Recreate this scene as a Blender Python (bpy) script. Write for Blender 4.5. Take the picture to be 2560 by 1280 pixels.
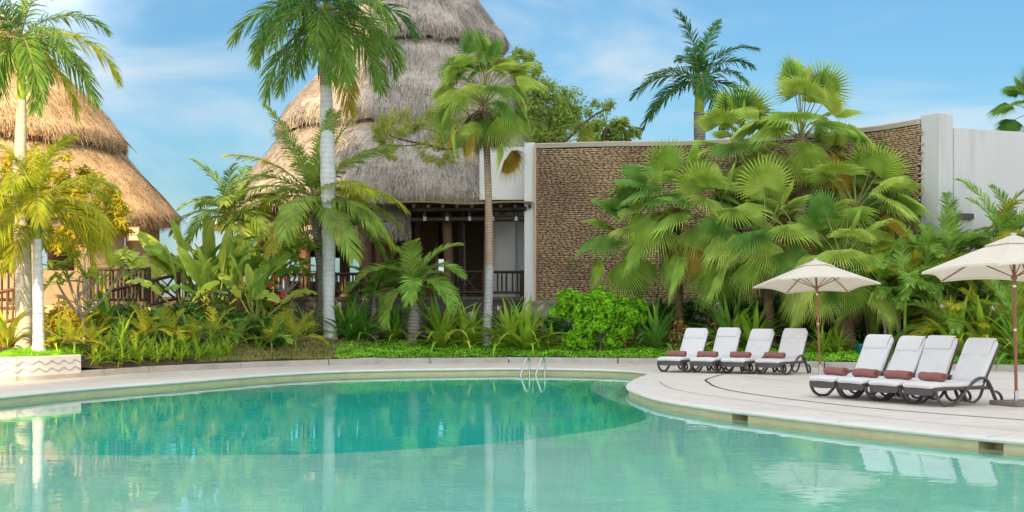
import bpy, bmesh, math, random
import numpy as np
from mathutils import Vector, Matrix, noise
R_ = math.radians
sc = bpy.context.scene
for o in list(bpy.data.objects):
    bpy.data.objects.remove(o)

# ------------------------------------------------------------------ camera
FPX = 3300.0            # focal length in pixels of the 2560 px wide photograph
HOR = 778.0             # pixel row of the horizon
DECK = 0.135            # deck above the water (water level is z = 0)
CAMZ = DECK + 1.42
cam_d = bpy.data.cameras.new('camera')
cam_d.sensor_width = 36.0
cam_d.lens = 36.0 * FPX / 2560.0
cam_d.shift_y = (HOR - 640.0) / 2560.0
cam_d.clip_start = 0.1
cam_d.clip_end = 6000.0
cam = bpy.data.objects.new('camera', cam_d)
cam.location = (0, 0, CAMZ)
cam.rotation_euler = (R_(90), 0, 0)
sc.collection.objects.link(cam)
sc.camera = cam

# ------------------------------------------------------------------ sky, sun, exposure
SUN_ELEV = R_(24.0)
SUN_AZ = R_(192.0)      # from +Y towards +X: low behind the camera, a little to the left
sun_dir = Vector((math.sin(SUN_AZ) * math.cos(SUN_ELEV), math.cos(SUN_AZ) * math.cos(SUN_ELEV), math.sin(SUN_ELEV)))
w = bpy.data.worlds.new('World')
sc.world = w
w.use_nodes = True
nt = w.node_tree
nt.nodes.clear()
wo = nt.nodes.new('ShaderNodeOutputWorld')
bg = nt.nodes.new('ShaderNodeBackground')
bg.inputs['Strength'].default_value = 0.15
sky = nt.nodes.new('ShaderNodeTexSky')
sky.sky_type = 'NISHITA'
sky.sun_disc = False
sky.sun_elevation = SUN_ELEV
sky.sun_rotation = SUN_AZ
sky.air_density = 1.0
sky.dust_density = 2.0
sky.ozone_density = 4.0
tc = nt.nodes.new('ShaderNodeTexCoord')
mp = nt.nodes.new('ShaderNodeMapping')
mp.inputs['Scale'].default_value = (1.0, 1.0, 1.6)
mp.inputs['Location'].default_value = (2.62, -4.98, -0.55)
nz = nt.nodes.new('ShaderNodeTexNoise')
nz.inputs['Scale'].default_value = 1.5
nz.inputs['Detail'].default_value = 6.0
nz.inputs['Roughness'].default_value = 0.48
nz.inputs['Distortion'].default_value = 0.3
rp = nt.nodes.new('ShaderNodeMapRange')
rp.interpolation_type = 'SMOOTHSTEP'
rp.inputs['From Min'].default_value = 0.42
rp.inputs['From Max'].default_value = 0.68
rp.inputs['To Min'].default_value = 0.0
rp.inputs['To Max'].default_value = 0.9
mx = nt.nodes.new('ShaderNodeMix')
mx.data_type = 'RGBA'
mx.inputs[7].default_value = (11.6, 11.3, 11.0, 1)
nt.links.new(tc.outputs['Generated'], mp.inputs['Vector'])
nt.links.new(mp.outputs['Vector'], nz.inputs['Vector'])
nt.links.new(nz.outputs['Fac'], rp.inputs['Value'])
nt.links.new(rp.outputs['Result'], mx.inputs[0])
tint = nt.nodes.new('ShaderNodeMix')
tint.data_type = 'RGBA'
tint.blend_type = 'MULTIPLY'
tint.inputs[0].default_value = 1.0
tint.inputs[7].default_value = (0.46, 0.62, 0.62, 1)
nt.links.new(sky.outputs['Color'], tint.inputs[6])
# thin cirrus veil everywhere, under the heavier clouds
mpc = nt.nodes.new('ShaderNodeMapping')
mpc.inputs['Scale'].default_value = (1.0, 1.0, 2.8)
mpc.inputs['Rotation'].default_value = (0.25, 0.1, 0.4)
nzc = nt.nodes.new('ShaderNodeTexNoise')
nzc.inputs['Scale'].default_value = 3.4
nzc.inputs['Detail'].default_value = 5.0
nzc.inputs['Distortion'].default_value = 0.5
rpc = nt.nodes.new('ShaderNodeMapRange')
rpc.interpolation_type = 'SMOOTHSTEP'
rpc.inputs['From Min'].default_value = 0.44
rpc.inputs['From Max'].default_value = 0.68
rpc.inputs['To Max'].default_value = 0.8
cir = nt.nodes.new('ShaderNodeMix')
cir.data_type = 'RGBA'
cir.inputs[7].default_value = (3.3, 3.75, 4.0, 1)
nt.links.new(tc.outputs['Generated'], mpc.inputs['Vector'])
nt.links.new(mpc.outputs['Vector'], nzc.inputs['Vector'])
nt.links.new(nzc.outputs['Fac'], rpc.inputs['Value'])
nt.links.new(rpc.outputs['Result'], cir.inputs[0])
nt.links.new(tint.outputs[2], cir.inputs[6])
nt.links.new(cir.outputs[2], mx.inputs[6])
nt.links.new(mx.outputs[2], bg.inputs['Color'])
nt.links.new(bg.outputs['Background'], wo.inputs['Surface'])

sun_l = bpy.data.lights.new('sun', 'SUN')
sun_l.energy = 5.0
sun_l.angle = R_(0.55)
sun_l.color = (1.0, 0.72, 0.38)
sun = bpy.data.objects.new('sun', sun_l)
sun.location = sun_dir * 100
sun.rotation_euler = sun_dir.to_track_quat('Z', 'Y').to_euler()
sc.collection.objects.link(sun)

vs = sc.view_settings
vs.view_transform = 'Standard'
vs.look = 'None'
vs.exposure = 0.62
vs.gamma = 1.0
vs.use_curve_mapping = False
sc.render.engine = 'CYCLES'
cy = sc.cycles
cy.use_denoising = True
try:
    cy.denoiser = 'OPENIMAGEDENOISE'
    cy.denoising_input_passes = 'RGB_ALBEDO_NORMAL'
except Exception:
    pass
cy.max_bounces = 10
cy.diffuse_bounces = 2
cy.glossy_bounces = 4
cy.transmission_bounces = 8
cy.transparent_max_bounces = 8
cy.caustics_refractive = True
cy.caustics_reflective = False
cy.sample_clamp_indirect = 8.0
cy.use_adaptive_sampling = False

# ------------------------------------------------------------------ helpers
C = sc.collection
rng = random.Random(7)


def ex(px, Y):
    """world X of a photograph column at distance Y"""
    return (px - 1280.0) * Y / FPX


def ez(py, Y):
    """world Z of a photograph row at distance Y"""
    return CAMZ + (HOR - py) * Y / FPX


def tag(o, label=None, cat=None, group=None, kind=None):
    if label: o['label'] = label
    if cat: o['category'] = cat
    if group: o['group'] = group
    if kind: o['kind'] = kind
    return o


def thing(name, label, cat, loc=(0, 0, 0), rz=0.0, group=None):
    o = bpy.data.objects.new(name, None)
    o.empty_display_size = 0.2
    o.location = loc
    o.rotation_euler = (0, 0, rz)
    C.objects.link(o)
    return tag(o, label, cat, group)


def link(name, me, parent=None, loc=None, rot=None, scale=None):
    o = bpy.data.objects.new(name, me)
    C.objects.link(o)
    if parent is not None: o.parent = parent
    if loc is not None: o.location = loc
    if rot is not None: o.rotation_euler = rot
    if scale is not None: o.scale = (scale,) * 3 if isinstance(scale, (int, float)) else scale
    return o


def setmat(o, m):
    """per-object material on shared mesh data"""
    o.material_slots[0].link = 'OBJECT'
    o.material_slots[0].material = m
    return o


class MB:
    def __init__(self):
        self.v, self.f, self.m = [], [], []

    def add(self, vs, fs, mi=0):
        b = len(self.v)
        self.v.extend([tuple(p) for p in vs])
        for f in fs:
            self.f.append(tuple(b + i for i in f))
            self.m.append(mi)

    def box(self, c, s, mi=0, rz=0.0, tilt=None):
        x, y, z = s[0] / 2, s[1] / 2, s[2] / 2
        P = [Vector((a, b, d)) for d in (-z, z) for b in (-y, y) for a in (-x, x)]
        M = Matrix.Rotation(rz, 3, 'Z')
        if tilt is not None: M = M @ tilt
        P = [M @ p + Vector(c) for p in P]
        self.add(P, [(0, 2, 3, 1), (4, 5, 7, 6), (0, 1, 5, 4), (2, 6, 7, 3), (0, 4, 6, 2), (1, 3, 7, 5)], mi)

    def tube(self, path, rad, n=8, mi=0, caps=True, squash=1.0):
        path = [Vector(p) for p in path]
        if isinstance(rad, (int, float)): rad = [rad] * len(path)
        rings, up = [], None
        for i, p in enumerate(path):
            t = (path[min(i + 1, len(path) - 1)] - path[max(i - 1, 0)]).normalized()
            if up is None:
                up = Vector((0, 0, 1)) if abs(t.z) < .9 else Vector((1, 0, 0))
            a = t.cross(up)
            if a.length < 1e-5: a = t.cross(Vector((0.3, 0.8, 0.1)))
            a.normalize()
            b = a.cross(t).normalized()
            up = b
            rings.append([p + (a * math.cos(k * 2 * math.pi / n) + b * squash * math.sin(k * 2 * math.pi / n)) * rad[i] for k in range(n)])
        vs = [q for r in rings for q in r]
        fs = []
        for i in range(len(path) - 1):
            for k in range(n):
                k2 = (k + 1) % n
                fs.append((i * n + k, i * n + k2, (i + 1) * n + k2, (i + 1) * n + k))
        if caps:
            fs.append(tuple(range(n - 1, -1, -1)))
            fs.append(tuple((len(path) - 1) * n + k for k in range(n)))
        self.add(vs, fs, mi)

    def sweep(self, sec, frames, mi=0, closed=True, caps=True):
        """sec: list of (a,b); frames: list of (origin, A, B, scale_a, scale_b)"""
        n = len(sec)
        vs = []
        for (o, A, B, sa, sb) in frames:
            for a, b in sec:
                vs.append(Vector(o) + Vector(A) * (a * sa) + Vector(B) * (b * sb))
        fs = []
        for i in range(len(frames) - 1):
            for k in range(n if closed else n - 1):
                k2 = (k + 1) % n
                fs.append((i * n + k, i * n + k2, (i + 1) * n + k2, (i + 1) * n + k))
        if caps and closed:
            fs.append(tuple(range(n - 1, -1, -1)))
            fs.append(tuple((len(frames) - 1) * n + k for k in range(n)))
        self.add(vs, fs, mi)

    def mesh(self, name, mats, smooth=False, auto=None):
        me = bpy.data.meshes.new(name)
        me.from_pydata(self.v, [], self.f)
        for m in (mats if isinstance(mats, (list, tuple)) else [mats]): me.materials.append(m)
        if any(self.m): me.polygons.foreach_set('material_index', self.m)
        if smooth:
            me.polygons.foreach_set('use_smooth', [True] * len(me.polygons))
            if auto: me.set_sharp_from_angle(angle=R_(auto))
        me.update()
        return me

    def build(self, name, mats, parent=None, smooth=False, loc=None, rot=None, auto=None):
        return link(name, self.mesh(name, mats, smooth, auto), parent, loc, rot)


def np_mesh(name, V, F, mat):
    me = bpy.data.meshes.new(name)
    me.from_pydata(np.asarray(V).reshape(-1, 3).tolist(), [], np.asarray(F).tolist())
    me.materials.append(mat)
    me.update()
    return me


def catmull(pts, n=8, closed=False):
    P = [Vector(p) for p in pts]
    out = []
    m = len(P)
    rngi = range(m) if closed else range(m - 1)
    for i in rngi:
        p0 = P[(i - 1) % m] if closed or i > 0 else P[0] * 2 - P[1]
        p1, p2 = P[i], P[(i + 1) % m]
        p3 = P[(i + 2) % m] if closed or i + 2 < m else P[-1] * 2 - P[-2]
        for k in range(n):
            t = k / n
            out.append(0.5 * ((2 * p1) + (p2 - p0) * t + (2 * p0 - 5 * p1 + 4 * p2 - p3) * t * t + (3 * p1 - p0 - 3 * p2 + p3) * t ** 3))
    if not closed: out.append(P[-1].copy())
    return out


ORD = ['first', 'second', 'third', 'fourth', 'fifth', 'sixth', 'seventh', 'eighth', 'ninth', 'tenth', 'eleventh', 'twelfth',
       'thirteenth', 'fourteenth', 'fifteenth', 'sixteenth']


# ------------------------------------------------------------------ materials
def newmat(name):
    m = bpy.data.materials.new(name)
    m.use_nodes = True
    n = m.node_tree
    return m, n, n.nodes['Principled BSDF']


def srgb(r, g, b):
    f = lambda c: c / 12.92 if c <= .04045 else ((c + .055) / 1.055) ** 2.4
    return (f(r / 255), f(g / 255), f(b / 255), 1)


def ramp(n, stops):
    r = n.nodes.new('ShaderNodeValToRGB')
    e = r.color_ramp.elements
    while len(e) < len(stops): e.new(0.5)
    for k, (p, c) in enumerate(stops):
        e[k].position = p
        e[k].color = c if len(c) == 4 else (*c, 1)
    return r


def plain(name, col, rough=.6, var=.12, scale=6.0, bump=.15, bscale=60.0, metal=0.0, spec=.4, stretch=(1, 1, 1), detail=6, dirt=None, objvar=0.0):
    """noise-varied colour with fine relief; dirt = (colour, scale, amount)"""
    m, n, p = newmat(name)
    N, L = n.nodes, n.links
    tc = N.new('ShaderNodeTexCoord')
    mp = N.new('ShaderNodeMapping')
    mp.inputs['Scale'].default_value = stretch
    L.new(tc.outputs['Object'], mp.inputs['Vector'])
    nz = N.new('ShaderNodeTexNoise')
    nz.inputs['Scale'].default_value = scale
    nz.inputs['Detail'].default_value = detail
    nz.inputs['Roughness'].default_value = .6
    L.new(mp.outputs['Vector'], nz.inputs['Vector'])
    c = col[:3]
    lo = tuple(max(0, x * (1 - var)) for x in c)
    hi = tuple(min(1, x * (1 + var)) for x in c)
    r = ramp(n, [(.3, lo), (.7, hi)])
    L.new(nz.outputs['Fac'], r.inputs['Fac'])
    out = r.outputs['Color']
    if dirt:
        nd = N.new('ShaderNodeTexNoise')
        nd.inputs['Scale'].default_value = dirt[1]
        nd.inputs['Detail'].default_value = 8
        nd.inputs['Roughness'].default_value = .65
        L.new(mp.outputs['Vector'], nd.inputs['Vector'])
        mr = N.new('ShaderNodeMapRange')
        mr.inputs['From Min'].default_value = .52
        mr.inputs['From Max'].default_value = .75
        mr.inputs['To Max'].default_value = dirt[2]
        L.new(nd.outputs['Fac'], mr.inputs['Value'])
        mx = N.new('ShaderNodeMix')
        mx.data_type = 'RGBA'
        mx.inputs[7].default_value = (*dirt[0][:3], 1)
        L.new(mr.outputs['Result'], mx.inputs[0])
        L.new(out, mx.inputs[6])
        out = mx.outputs[2]
    if objvar:
        oi = N.new('ShaderNodeObjectInfo')
        mr2 = N.new('ShaderNodeMapRange')
        mr2.inputs['To Min'].default_value = 1 - objvar
        mr2.inputs['To Max'].default_value = 1 + objvar
        L.new(oi.outputs['Random'], mr2.inputs['Value'])
        hs = N.new('ShaderNodeHueSaturation')
        L.new(mr2.outputs['Result'], hs.inputs['Value'])
        L.new(out, hs.inputs['Color'])
        out = hs.outputs['Color']
    L.new(out, p.inputs['Base Color'])
    p.inputs['Roughness'].default_value = rough
    p.inputs['Metallic'].default_value = metal
    p.inputs['Specular IOR Level'].default_value = spec
    if bump:
        nb = N.new('ShaderNodeTexNoise')
        nb.inputs['Scale'].default_value = bscale
        nb.inputs['Detail'].default_value = 5
        L.new(mp.outputs['Vector'], nb.inputs['Vector'])
        b = N.new('ShaderNodeBump')
        b.inputs['Strength'].default_value = bump
        b.inputs['Distance'].default_value = .02
        L.new(nb.outputs['Fac'], b.inputs['Height'])
        L.new(b.outputs['Normal'], p.inputs['Normal'])
    return m


def leafmat(name, col, col2=None, trans=.3, rough=.5, var=.3, tcol=None, island=True, spec=.14):
    """foliage: colour varies leaf by leaf, light passes through"""
    m, n, p = newmat(name)
    N, L = n.nodes, n.links
    oi = N.new('ShaderNodeObjectInfo')
    if island:
        ge = N.new('ShaderNodeNewGeometry')
        ad = N.new('ShaderNodeMath')
        ad.operation = 'ADD'
        L.new(oi.outputs['Random'], ad.inputs[0])
        L.new(ge.outputs['Random Per Island'], ad.inputs[1])
        fr = N.new('ShaderNodeMath')
        fr.operation = 'FRACT'
        L.new(ad.outputs[0], fr.inputs[0])
        rnd = fr.outputs[0]
    else:
        rnd = oi.outputs['Random']
    c = col[:3]
    c2 = (col2 or tuple(x * .8 for x in c))[:3]
    mx = N.new('ShaderNodeMix')
    mx.data_type = 'RGBA'
    mx.inputs[6].default_value = (*c, 1)
    mx.inputs[7].default_value = (*c2, 1)
    L.new(rnd, mx.inputs[0])
    tc = N.new('ShaderNodeTexCoord')
    nz = N.new('ShaderNodeTexNoise')
    nz.inputs['Scale'].default_value = 3.0
    nz.inputs['Detail'].default_value = 3
    L.new(tc.outputs['Object'], nz.inputs['Vector'])
    mr = N.new('ShaderNodeMapRange')
    mr.inputs['From Min'].default_value = .3
    mr.inputs['From Max'].default_value = .7
    mr.inputs['To Min'].default_value = 1 - var
    mr.inputs['To Max'].default_value = 1 + var
    L.new(nz.outputs['Fac'], mr.inputs['Value'])
    hs = N.new('ShaderNodeHueSaturation')
    L.new(mx.outputs[2], hs.inputs['Color'])
    L.new(mr.outputs['Result'], hs.inputs['Value'])
    L.new(hs.outputs['Color'], p.inputs['Base Color'])
    p.inputs['Roughness'].default_value = rough
    p.inputs['Specular IOR Level'].default_value = spec
    tr = N.new('ShaderNodeBsdfTranslucent')
    if tcol:
        tr.inputs['Color'].default_value = (*tcol[:3], 1)
    else:
        h2 = N.new('ShaderNodeHueSaturation')
        h2.inputs['Hue'].default_value = .485
        h2.inputs['Value'].default_value = 1.45
        L.new(hs.outputs['Color'], h2.inputs['Color'])
        L.new(h2.outputs['Color'], tr.inputs['Color'])
    ms = N.new('ShaderNodeMixShader')
    ms.inputs[0].default_value = trans
    L.new(p.outputs['BSDF'], ms.inputs[1])
    L.new(tr.outputs['BSDF'], ms.inputs[2])
    L.new(ms.outputs['Shader'], N['Material Output'].inputs['Surface'])
    return m


def stonemat(name, cols):
    m, n, p = newmat(name)
    N, L = n.nodes, n.links
    ge = N.new('ShaderNodeNewGeometry')
    oi = N.new('ShaderNodeObjectInfo')
    ad = N.new('ShaderNodeMath')
    ad.operation = 'ADD'
    L.new(oi.outputs['Random'], ad.inputs[0])
    L.new(ge.outputs['Random Per Island'], ad.inputs[1])
    fr = N.new('ShaderNodeMath')
    fr.operation = 'FRACT'
    L.new(ad.outputs[0], fr.inputs[0])
    r = ramp(n, [(k / (len(cols) - 1), c) for k, c in enumerate(cols)])
    L.new(fr.outputs[0], r.inputs['Fac'])
    tc = N.new('ShaderNodeTexCoord')
    nz = N.new('ShaderNodeTexNoise')
    nz.inputs['Scale'].default_value = .5
    nz.inputs['Detail'].default_value = 4
    L.new(ge.outputs['Position'], nz.inputs['Vector'])
    mr = N.new('ShaderNodeMapRange')
    mr.inputs['From Min'].default_value = .35
    mr.inputs['From Max'].default_value = .65
    mr.inputs['To Min'].default_value = .75
    mr.inputs['To Max'].default_value = 1.2
    L.new(nz.outputs['Fac'], mr.inputs['Value'])
    hs = N.new('ShaderNodeHueSaturation')
    L.new(r.outputs['Color'], hs.inputs['Color'])
    L.new(mr.outputs['Result'], hs.inputs['Value'])
    L.new(hs.outputs['Color'], p.inputs['Base Color'])
    p.inputs['Roughness'].default_value = .55
    return m


def trunkmat(name, col, ring, dark=.6, scale=9.0, bump=.35, mott=.7):
    """palm trunk with leaf-scar rings; ring = spacing in rings per metre"""
    m, n, p = newmat(name)
    N, L = n.nodes, n.links
    tc = N.new('ShaderNodeTexCoord')
    wv = N.new('ShaderNodeTexWave')
    wv.bands_direction = 'Z'
    wv.inputs['Scale'].default_value = ring
    wv.inputs['Distortion'].default_value = 1.2
    wv.inputs['Detail'].default_value = 2
    L.new(tc.outputs['Object'], wv.inputs['Vector'])
    nz = N.new('ShaderNodeTexNoise')
    nz.inputs['Scale'].default_value = scale
    nz.inputs['Detail'].default_value = 7
    L.new(tc.outputs['Object'], nz.inputs['Vector'])
    r1 = ramp(n, [(0, tuple(c * dark for c in col[:3])), (.22, col[:3]), (1, tuple(min(1, c * 1.08) for c in col[:3]))])
    L.new(wv.outputs['Fac'], r1.inputs['Fac'])
    r2 = ramp(n, [(.32, (.66, .66, .66)), (.58, (1, 1, 1))])
    L.new(nz.outputs['Fac'], r2.inputs['Fac'])
    mx = N.new('ShaderNodeMix')
    mx.data_type = 'RGBA'
    mx.blend_type = 'MULTIPLY'
    mx.inputs[0].default_value = mott
    L.new(r1.outputs['Color'], mx.inputs[6])
    L.new(r2.outputs['Color'], mx.inputs[7])
    L.new(mx.outputs[2], p.inputs['Base Color'])
    p.inputs['Roughness'].default_value = .75
    b = N.new('ShaderNodeBump')
    b.inputs['Strength'].default_value = bump
    b.inputs['Distance'].default_value = .02
    L.new(wv.outputs['Fac'], b.inputs['Height'])
    L.new(b.outputs['Normal'], p.inputs['Normal'])
    return m


def thatchmat(name, cols):
    m, n, p = newmat(name)
    N, L = n.nodes, n.links
    ge = N.new('ShaderNodeNewGeometry')
    nz = N.new('ShaderNodeTexNoise')
    nz.inputs['Scale'].default_value = 1.3
    nz.inputs['Detail'].default_value = 9
    nz.inputs['Roughness'].default_value = .7
    L.new(ge.outputs['Position'], nz.inputs['Vector'])
    mp = N.new('ShaderNodeMapping')
    mp.inputs['Scale'].default_value = (14, 14, 3.0)
    L.new(ge.outputs['Position'], mp.inputs['Vector'])
    n2 = N.new('ShaderNodeTexNoise')
    n2.inputs['Scale'].default_value = 1.6
    n2.inputs['Detail'].default_value = 6
    L.new(mp.outputs['Vector'], n2.inputs['Vector'])
    ad = N.new('ShaderNodeMath')
    ad.operation = 'MULTIPLY_ADD'
    ad.inputs[1].default_value = .5
    L.new(n2.outputs['Fac'], ad.inputs[0])
    md = N.new('ShaderNodeMath')
    md.operation = 'MULTIPLY'
    md.inputs[1].default_value = .5
    L.new(nz.outputs['Fac'], md.inputs[0])
    L.new(md.outputs[0], ad.inputs[2])
    a2 = N.new('ShaderNodeMath')
    a2.operation = 'MULTIPLY_ADD'
    a2.inputs[1].default_value = .28
    L.new(ge.outputs['Random Per Island'], a2.inputs[0])
    s2 = N.new('ShaderNodeMath')
    s2.operation = 'SUBTRACT'
    s2.inputs[1].default_value = .14
    L.new(ad.outputs[0], s2.inputs[0])
    L.new(s2.outputs[0], a2.inputs[2])
    r = ramp(n, [(.33, cols[0]), (.5, cols[1]), (.67, cols[2])])
    L.new(a2.outputs[0], r.inputs['Fac'])
    L.new(r.outputs['Color'], p.inputs['Base Color'])
    p.inputs['Roughness'].default_value = .9
    p.inputs['Specular IOR Level'].default_value = .1
    b = N.new('ShaderNodeBump')
    b.inputs['Strength'].default_value = .8
    b.inputs['Distance'].default_value = .06
    L.new(n2.outputs['Fac'], b.inputs['Height'])
    L.new(b.outputs['Normal'], p.inputs['Normal'])
    return m


M = {}
M['deck'] = plain('pale_stone_deck', (.74, .665, .595), .7, .07, 2.2, .08, 90, dirt=((.52, .46, .40), .45, .45))
M['coping'] = plain('smooth_pale_coping', (.78, .735, .68), .5, .05, 3, .05, 60, dirt=((.5, .45, .38), 1.2, .3))
M['riser'] = plain('cream_pool_plaster', (.74, .60, .36), .55, .07, 3, .08, 50, dirt=((.42, .36, .2), 2.0, .4))
M['kerb'] = plain('weathered_concrete', (.50, .46, .42), .8, .1, 3, .25, 40, dirt=((.25, .22, .19), 2.3, .55))
M['joint'] = plain('dark_rubber_joint', (.06, .055, .055), .8, .2)
M['seam'] = plain('grey_deck_seam', (.30, .28, .26), .8, .2)
M['shelf'] = plain('pale_aqua_pool_plaster', (.30, .86, .68), .7, .09, 1.6, .03, 20)
M['deep'] = plain('teal_pool_plaster', (.0, .80, .62), .7, .08, 1.0, .03, 20)
M['soil'] = plain('garden_soil', (.085, .062, .04), .95, .4, 1.6, .6, 25, dirt=((.20, .15, .08), .8, .5))
M['white'] = plain('white_plaster', (.68, .68, .69), .75, .03, 2, .08, 35, dirt=((.46, .45, .42), 1.6, .6), stretch=(1, 1, .13))
M['beige'] = plain('beige_plaster', (.62, .46, .30), .8, .06, 2, .1, 30, dirt=((.45, .32, .2), 1.1, .35))
M['peach'] = plain('peach_trim', (.70, .52, .38), .75, .05, 2, .08, 40)
M['lowwall'] = plain('old_limestone', (.42, .37, .29), .85, .14, 3, .3, 30, dirt=((.14, .12, .09), 1.6, .6))
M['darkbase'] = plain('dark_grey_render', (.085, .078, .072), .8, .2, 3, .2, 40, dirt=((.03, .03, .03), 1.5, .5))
M['log'] = plain('dark_stained_log', (.045, .026, .018), .5, .35, 6, .25, 40, stretch=(1, 1, 1), objvar=.35)
M['logwarm'] = plain('warm_brown_log', (.17, .08, .035), .55, .3, 5, .25, 40, objvar=.25)
M['post'] = plain('brown_timber_post', (.15, .085, .05), .65, .25, 5, .2, 30, stretch=(1, 1, .2))
M['post_tan'] = plain('tan_timber_post', (.36, .23, .14), .65, .2, 5, .2, 30, stretch=(1, 1, .2))
M['steel_cap'] = plain('pale_steel_bracket', (.45, .47, .48), .45, .1, 8, .05)
M['reed'] = plain('woven_reed_mat', (.34, .25, .14), .85, .25, 20, .3, 80)
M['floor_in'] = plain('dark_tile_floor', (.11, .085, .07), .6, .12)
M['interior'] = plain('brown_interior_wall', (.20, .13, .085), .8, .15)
M['pebble_bed'] = plain('dark_mortar', (.07, .047, .033), .95, .3, 20, .3)
M['pebble'] = stonemat('tan_river_pebble', [(.44, .29, .18), (.63, .435, .275), (.55, .375, .235), (.70, .495, .315), (.49, .335, .215), (.66, .46, .29), (.59, .40, .255)])
M['thatch_gold'] = thatchmat('golden_thatch', [(.27, .16, .085), (.68, .475, .28), (.85, .655, .42)])
M['thatch_grey'] = thatchmat('weathered_grey_thatch', [(.16, .138, .12), (.45, .395, .345), (.66, .58, .505)])
M['white_lit'] = plain('lit_white_plaster', (.88, .88, .87), .75, .02, 2, .06, 35)  # same white plaster, lightened to put the light it catches into the colour
M['cushion'] = plain('white_outdoor_fabric', (.78, .765, .77), .9, .03, 5, .5, 11)
M['resin'] = plain('taupe_grey_resin', (.095, .080, .078), .38, .1, 12, .04, 100)
M['towel'] = plain('dusty_rose_towel', (.37, .15, .135), .98, .14, 30, .6, 220)
M['canvas'] = plain('cream_umbrella_canvas', (.90, .835, .72), .9, .02, 6, .08, 160)
M['teak'] = plain('oiled_teak', (.33, .125, .065), .5, .2, 4, .1, 40, stretch=(1, 1, .15))
M['steel'] = plain('brushed_steel', (.62, .63, .62), .28, .05, 20, .03, metal=1.0)
M['slab'] = plain('taupe_stone_slab', (.24, .205, .17), .8, .1, 8, .2, 50)
M['teal_pot'] = plain('teal_glazed_pot', (.0, .19, .20), .4, .25, 4, .1, 20, dirt=((.12, .35, .33), 2.0, .5))
M['trunk_white'] = trunkmat('limewashed_palm_trunk', (.72, .72, .74), 2.2, .95, 4.0, .06, .5)
M['trunk_wash'] = trunkmat('faded_limewash_trunk', (.46, .455, .47), 3.0, .85, 6.0, .15, .8)
M['trunk_cream'] = trunkmat('pale_wrapped_palm_trunk', (.66, .58, .48), 2.4, .92, 5.0, .1, .5)
M['trunk_grey'] = trunkmat('grey_ringed_trunk', (.30, .265, .23), 3.2, .55)
M['trunk_brown'] = trunkmat('brown_fibrous_trunk', (.20, .125, .07), 5.0, .45)
M['trunk_tan'] = trunkmat('tan_ringed_trunk', (.42, .31, .21), 4.0, .55)
M['bark'] = plain('rough_bark', (.20, .15, .105), .9, .3, 12, .5, 30)
M['bark_pale'] = plain('pale_grey_bark', (.36, .29, .22), .85, .25, 9, .4, 30)
M['wire'] = plain('thin_light_wire', (.65, .63, .6), .5, .1)
M['shaft'] = leafmat('green_crownshaft', (0.290, 0.435, 0.051), (0.348, 0.435, 0.058), .05, .4, .2)
M['royal'] = leafmat('royal_palm_leaflet', (0.131, 0.278, 0.052), (0.209, 0.348, 0.052), .32, .38, .3)
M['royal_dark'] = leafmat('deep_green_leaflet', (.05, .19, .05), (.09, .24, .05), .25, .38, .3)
M['royal_gold'] = leafmat('yellowing_leaflet', (0.522, 0.392, 0.043), (0.348, 0.362, 0.043), .35, .45, .3)
M['sungreen'] = leafmat('sun_tinted_leaflet', (.46, .46, .035), (.30, .40, .03), .40, .42, .3)  # yellow of the low sun is put into this leaf colour
M['coco'] = leafmat('coconut_leaflet', (0.244, 0.383, 0.070), (0.348, 0.470, 0.086), .32, .36, .3)
M['areca'] = leafmat('areca_leaflet', (.17, .38, .06), (.32, .48, .08), .32, .38, .35)
M['areca_yel'] = leafmat('yellow_green_leaflet', (.52, .46, .03), (.32, .42, .04), .35, .42, .3)
M['fan'] = leafmat('fan_palm_blade', (.58, .69, .16), (.36, .56, .09), .26, .42, .18, island=False)
M['fan_dark'] = leafmat('dark_green_fan_blade', (.18, .38, .08), (.27, .45, .09), .26, .42, .2, island=False)  # darker green blade, given to some leaves at random
M['fan_yel'] = leafmat('yellow_fan_blade', (.60, .36, .04), (.48, .36, .06), .25, .5, .2, island=False)
M['fan_dead'] = leafmat('dead_straw_blade', (.36, .24, .135), (.26, .165, .09), .1, .8, .3, island=False)
M['petiole'] = leafmat('pale_green_petiole', (.30, .34, .10), (.33, .30, .11), .0, .45, .2, island=False)
M['banana'] = leafmat('paddle_leaf', (.15, .32, .045), (.30, .42, .07), .3, .33, .2, island=False)
M['crinum'] = leafmat('strap_leaf', (.22, .42, .03), (.38, .52, .06), .28, .36, .25, island=False)
M['crinum_dark'] = leafmat('dark_strap_leaf', (.09, .26, .04), (.18, .36, .05), .25, .36, .25, island=False)
M['crinum_yel'] = leafmat('yellow_strap_leaf', (0.754, 0.638, 0.087), (0.580, 0.609, 0.072), .28, .4, .2, island=False)
M['plum'] = leafmat('frangipani_leaf', (.30, .46, .07), (.46, .58, .10), .3, .38, .2, island=False)
M['mango'] = leafmat('sunny_tree_leaf', (.42, .42, .03), (.55, .46, .05), .4, .45, .3)
M['shrub'] = leafmat('bright_round_leaf', (.15, .44, .015), (.36, .66, .04), .3, .4, .3)
M['hibis'] = leafmat('glossy_dark_leaf', (0.036, 0.131, 0.026), (0.072, 0.203, 0.036), .2, .3, .3)
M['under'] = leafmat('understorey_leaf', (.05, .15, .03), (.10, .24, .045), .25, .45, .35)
M['cover'] = leafmat('groundcover_leaf', (.22, .60, .03), (.40, .74, .07), .3, .5, .35)
M['drygrass'] = leafmat('dry_grass_blade', (0.566, 0.471, 0.189), (0.377, 0.452, 0.113), .2, .7, .3)
M['airy'] = leafmat('fine_acacia_leaf', (.44, .52, .14), (.58, .62, .18), .35, .6, .3)
M['treegreen'] = leafmat('garden_tree_leaf', (.26, .40, .08), (.40, .50, .12), .4, .5, .3)
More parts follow.
